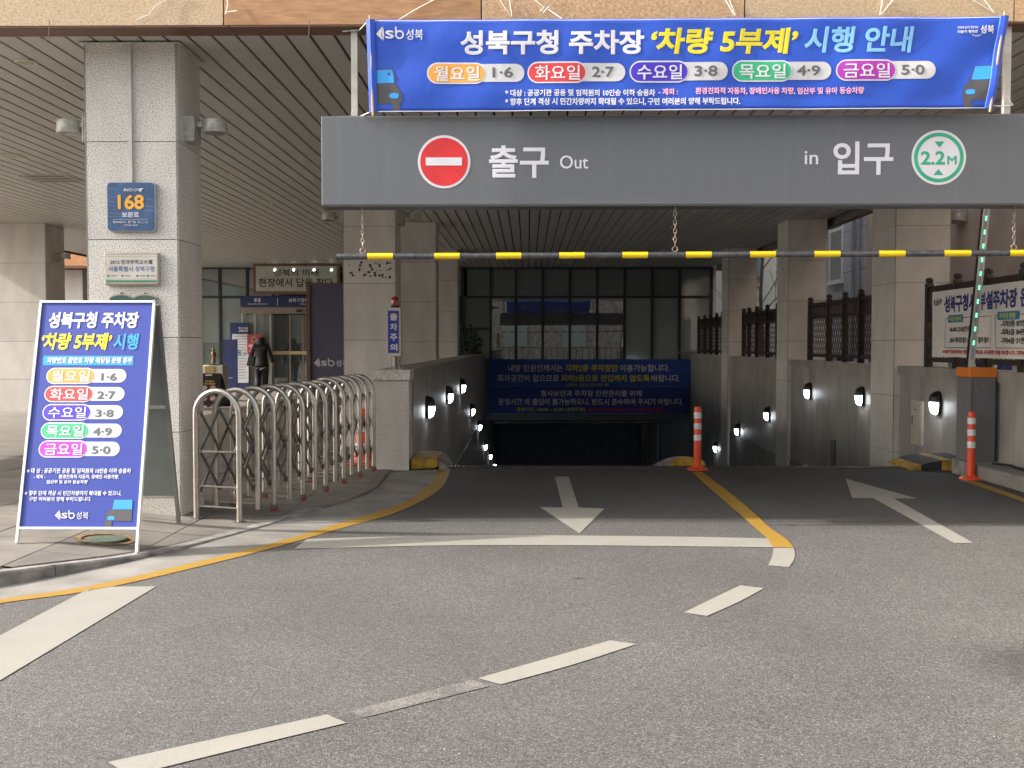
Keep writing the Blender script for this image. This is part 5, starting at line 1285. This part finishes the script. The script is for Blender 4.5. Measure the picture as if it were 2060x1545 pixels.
bp_ = bollard_proto((2.01, 12.66, .009), 'orange post with three white bands at the end of the yellow centre line')
dup(bp_, (5.03, 11.98, .0), 'orange post with three white bands standing before the grey barrier housing').location = (4.92, 11.9, 0)

# planting beside the glass wall
t = thing('shrub', 'dark shrub mass in a planter beside the dim glass wall', 'shrub', (-1.75, 33, 1.1))
part('planter', MB().box(-2.5, -1.45, 32.2, 34.6, 0, 1.15), GRD, t)
rr = random.Random(5); mb = MB()
for i in range(900):
    an = rr.uniform(0, 6.28); r_ = rr.random()**.5; x = -1.95+.5*r_*math.cos(an); y = 33.3+.9*r_*math.sin(an); z = 1.15+rr.random()*(.95-.5*r_*r_)
    d = Vector((rr.uniform(-1,1), rr.uniform(-1,1), rr.uniform(-.2,1))).normalized()*.09; e = d.cross(Vector((rr.uniform(-1,1), rr.uniform(-1,1), 1))).normalized()*.03; p = Vector((x,y,z))
    mb.quad(p-e, p+d*.5-e*1.3, p+d, p+d*.5+e*1.3)
part('foliage', mb, mat('dark_leaf', (.03,.045,.028), .6, var=.4), t, kind='stuff')

# ================================================================== person walking to the door
def skin(name, verts, edges, m, parent, sub=2):
    me = bpy.data.meshes.new(name); po = org(parent)
    me.from_pydata([Vector(v[:3])-po*0 for v in verts], edges, [])
    o = put(name, me, m, parent)
    sk_ = o.modifiers.new('skin', 'SKIN'); sk_.use_smooth_shade = True
    for i, v in enumerate(verts): me.skin_vertices[0].data[i].radius = (v[3], v[4] if len(v) > 4 else v[3])
    me.skin_vertices[0].data[0].use_root = True
    ss = o.modifiers.new('sub', 'SUBSURF'); ss.levels = sub; ss.render_levels = sub
    return o
pp = yp(525, 700, 31.6)
t = thing('person', 'person with dark hair, black jacket and shoulder bag walking to the glass door', 'person', (pp.x, 31.6, .095))
SKN = mat('skin', (.45,.28,.20), .6); JK = mat('black_jacket', (.006,.006,.007), .75, var=.3, scale=8, bump=.6, bscale=9); TRO = mat('black_trousers', (.009,.009,.011), .8); HR = mat('dark_hair', (.008,.007,.006), .6, bump=.8, bscale=30)
skin('body', [(0,0,1.0,.08,.06),(0,0,1.15,.10,.07),(0,0,1.36,.11,.07),(0,0,1.45,.05),(0,.01,1.52,.065,.07),(0,.01,1.60,.07,.08),
    (-.16,0,1.34,.045),(-.27,.0,1.1,.038),(-.31,.04,.88,.03),(-.325,.06,.80,.028,.018),(.16,0,1.34,.045),(.27,0,1.1,.038),(.32,.03,.88,.03),(.335,.04,.80,.028,.018),
    (-.09,.02,.62,.035),(-.10,.04,.30,.03),(-.10,-.03,.09,.03),(.10,.05,.62,.035),(.10,.10,.30,.03),(.09,.11,.09,.03)],
    [(0,1),(1,2),(2,3),(3,4),(4,5),(2,6),(6,7),(7,8),(8,9),(2,10),(10,11),(11,12),(12,13),(0,14),(14,15),(15,16),(0,17),(17,18),(18,19)], SKN, t)
for s_ in (-1, 1):   # fingers
    for k in range(4): part('finger', MB().sweep([Vector((s_*.33+.012*(k-1.5), 0+.05, .80))+Vector((pp.x,31.6,.095)), Vector((s_*.332+.013*(k-1.5), .065, .74-.004*abs(k-1.5)))+Vector((pp.x,31.6,.095))], .008, 5), SKN, t)
skin('jacket', [(0,0,.70,.25,.17),(0,0,.80,.245,.165),(0,0,1.0,.21,.15),(0,0,1.2,.17,.13),(0,0,1.33,.17,.12),(0,0,1.43,.10,.08),(-.19,0,1.33,.075),(-.29,0,1.08,.062),(-.335,.03,.84,.055),(.19,0,1.33,.075),(.29,0,1.08,.062),(.345,.03,.84,.055)],
    [(0,1),(1,2),(2,3),(3,4),(4,5),(4,6),(6,7),(7,8),(4,9),(9,10),(10,11)], JK, t)
skin('trousers', [(0,0,.86,.20,.15),(-.10,.02,.62,.125),(-.105,.04,.40,.09),(-.10,-.04,.10,.085),(.10,.05,.62,.125),(.10,.11,.40,.09),(.09,.11,.10,.085)], [(0,1),(1,2),(2,3),(0,4),(4,5),(5,6)], TRO, t)
skin('hair', [(0,-.01,1.60,.12,.12),(0,-.02,1.53,.14,.13),(-.01,-.04,1.46,.15,.12),(.01,-.07,1.40,.15,.10),(0,-.09,1.34,.12,.06)], [(0,1),(1,2),(2,3),(3,4)], HR, t)
skin('shoe', [(-.10,-.08,.05,.05),(-.10,.04,.04,.045)], [(0,1)], BLK, t, 1); skin('shoe', [(.09,.08,.05,.05),(.09,.2,.04,.045)], [(0,1)], BLK, t, 1)
tb = thing('shoulder_bag', 'black shoulder bag hanging at the left side of the walking person', 'bag', (pp.x-.27, 31.5, .9))
o = part('bag_body', MB().prism([(pp.x-.42,31.48,.85),(pp.x-.18,31.48,.85),(pp.x-.15,31.48,1.14),(pp.x-.36,31.48,1.14)], (0,.12,0)), BLK, tb); bevel(o, .03, 3)
part('strap', MB().sweep([(pp.x-.34,31.5,1.13),(pp.x-.24,31.46,1.35),(pp.x-.14,31.53,1.52),(pp.x-.18,31.66,1.4)], .012, 5), BLK, tb)

# ================================================================== surroundings right of the ramp
tw = thing('tan_building', 'tan plastered building wall behind the right fence', 'building', (10, 18, 0))
TAN = mat('tan_plaster', (.40,.33,.275), .8, var=.16, scale=1.2, bump=.2)
part('wall', MB().box(9.6, 16, 2, 30.6, 0, 11), TAN, tw)
for y in (26, 20.4, 15.2): part('wall_joint', MB().box(9.592, 9.599, y, y+.025, 0, 11), JOINT, tw)
p = xp(1921, 437, 9.45); part('wall_light', MB().box(9.3, 9.59, p.y-.3, p.y+.3, p.z-.12, p.z+.12), LG, tw)
gb = thing('grey_building', 'grey panelled building with a tall window seen between the right columns', 'building', (10, 34, 0))
GB = mat('grey_cladding', (.42,.43,.48), .6, var=.08, rnd=.05)
part('wall', MB().box(9.62, 16, 30.62, 36.9, 0, 11), JOINT, gb)
for i in range(4):
    for j in range(9): part('cladding_panel', MB().box(9.60, 9.618, 30.64+1.56*i, 32.18+1.56*i, 1.22*j+.01, 1.22*j+1.21), GB, gb)
wn_ = part('window', MB().box(9.57, 9.598, 32.9, 34.1, 3.5, 6.7), GDL, gb); part('window_sill', MB().box(9.48, 9.60, 32.7, 34.3, 3.35, 3.48), WHP, gb)
part('window_frame', MB().box(9.56, 9.599, 32.8, 32.9, 3.5, 6.8).box(9.56, 9.599, 34.1, 34.2, 3.5, 6.8).box(9.56, 9.599, 32.9, 34.1, 5.0, 5.08), WHP, gb)
for y in (31.0, 31.5, 35.0): part('drain_pipe', MB().tube((9.5, y, .2), (9.5, y, 10), .06, 8), mat('pipe_grey', (.33,.34,.36), .4, metal=.4), gb)
cb = thing('cream_building', 'sunlit cream building glimpsed beyond the far right columns', 'building', (9, 46, 0))
part('wall', MB().box(6.9, 22, 44, 54, 0, 14), mat('cream_render', (.75,.70,.58), .8, var=.06), cb)
for i in range(4):
    for j in range(4): w_o = part('window', MB().box(8+3.3*i, 9.6+3.3*i, 43.95, 43.99, 1+3*j, 2.6+3*j), GDL, cb)
bf = thing('blue_fence', 'low blue and white slatted fence behind the brown fence', 'fence', (6.7, 8, 0))
for i in range(90): part('fence_slat', MB().box(6.68, 6.72, 8.2+.24*i, 8.36+.24*i, .2, 1.27), mat('slat_blue', (.04,.09,.28), .6) if i % 3 else WHP, bf)
part('fence_rail', MB().box(6.73, 6.77, 8, 30, .4, .5), WHP, bf); part('fence_rail', MB().box(6.73, 6.77, 8, 30, 1.12, 1.18), WHP, bf)
# bare tree
tt = thing('bare_tree', 'leafless tree behind the fence between the two far right columns', 'tree', (7.0, 32.2, 0))
BK = mat('bark', (.13,.115,.10), .9, var=.3, scale=12); rr = random.Random(11)
mb = MB(); mb.sweep([(7.0,32.2,0),(7.03,32.2,1.5),(6.98,32.25,3),(7.05,32.2,4.6),(7.0,32.2,7)], .085, 8, r2=.02); part('trunk', mb, BK, tt, smooth=True)
mb = MB()
def grow(p, d, L, r, lv):
    q_ = p+d*L*.5+Vector((rr.uniform(-.04,.04), rr.uniform(-.04,.04), 0)); e = p+d*L
    mb.sweep([p, q_, e], r, 5, r2=r*.5)
    if lv:
        for k in range(3):
            dd = (d+Vector((rr.uniform(-.8,.8), rr.uniform(-.8,.8), rr.uniform(-.1,.7)))).normalized(); grow(p+d*L*rr.uniform(.35,1), dd, L*.66, r*.55, lv-1)
for k in range(16):
    z = 1.4+k*.33; a = rr.uniform(0, 6.28); grow(Vector((7.0, 32.2, z)), Vector((math.cos(a), math.sin(a)*.8, .9)).normalized(), 1.15, .022, 3)
part('crown', mb, BK, tt)

# ================================================================== across the street, seen only in the glass
ac = thing('opposite_building', 'beige masonry building across the street mirrored in the ramp glass', 'building', (2, -22, 0))
part('wall', MB().box(-30, 34, -30, -22, 0, 8.0), granite('beige_stone', (.36,.32,.27), (.18,.16,.135), scale=3, stain=.4), ac)
for i in range(12):
    for j in range(2): w_o = part('window', MB().box(-27+5*i, -25+5*i, -21.99, -21.9, 1.2+3.3*j, 3.2+3.3*j), GDL, ac)
sf = thing('street_fence', 'dark railing across the street mirrored in the ramp glass', 'fence', (2, -19, 0))
m = MB().box(-.03,.03,-.03,.03,0,1.2).mesh('railing_post')
for i in range(60): put('railing_post', m, BLK, sf, (-13+.5*i, -19, 0))
part('railing', MB().box(-13, 17, -19.02, -18.98, 1.15, 1.2), BLK, sf)
bpy.data.scenes.remove(TS)
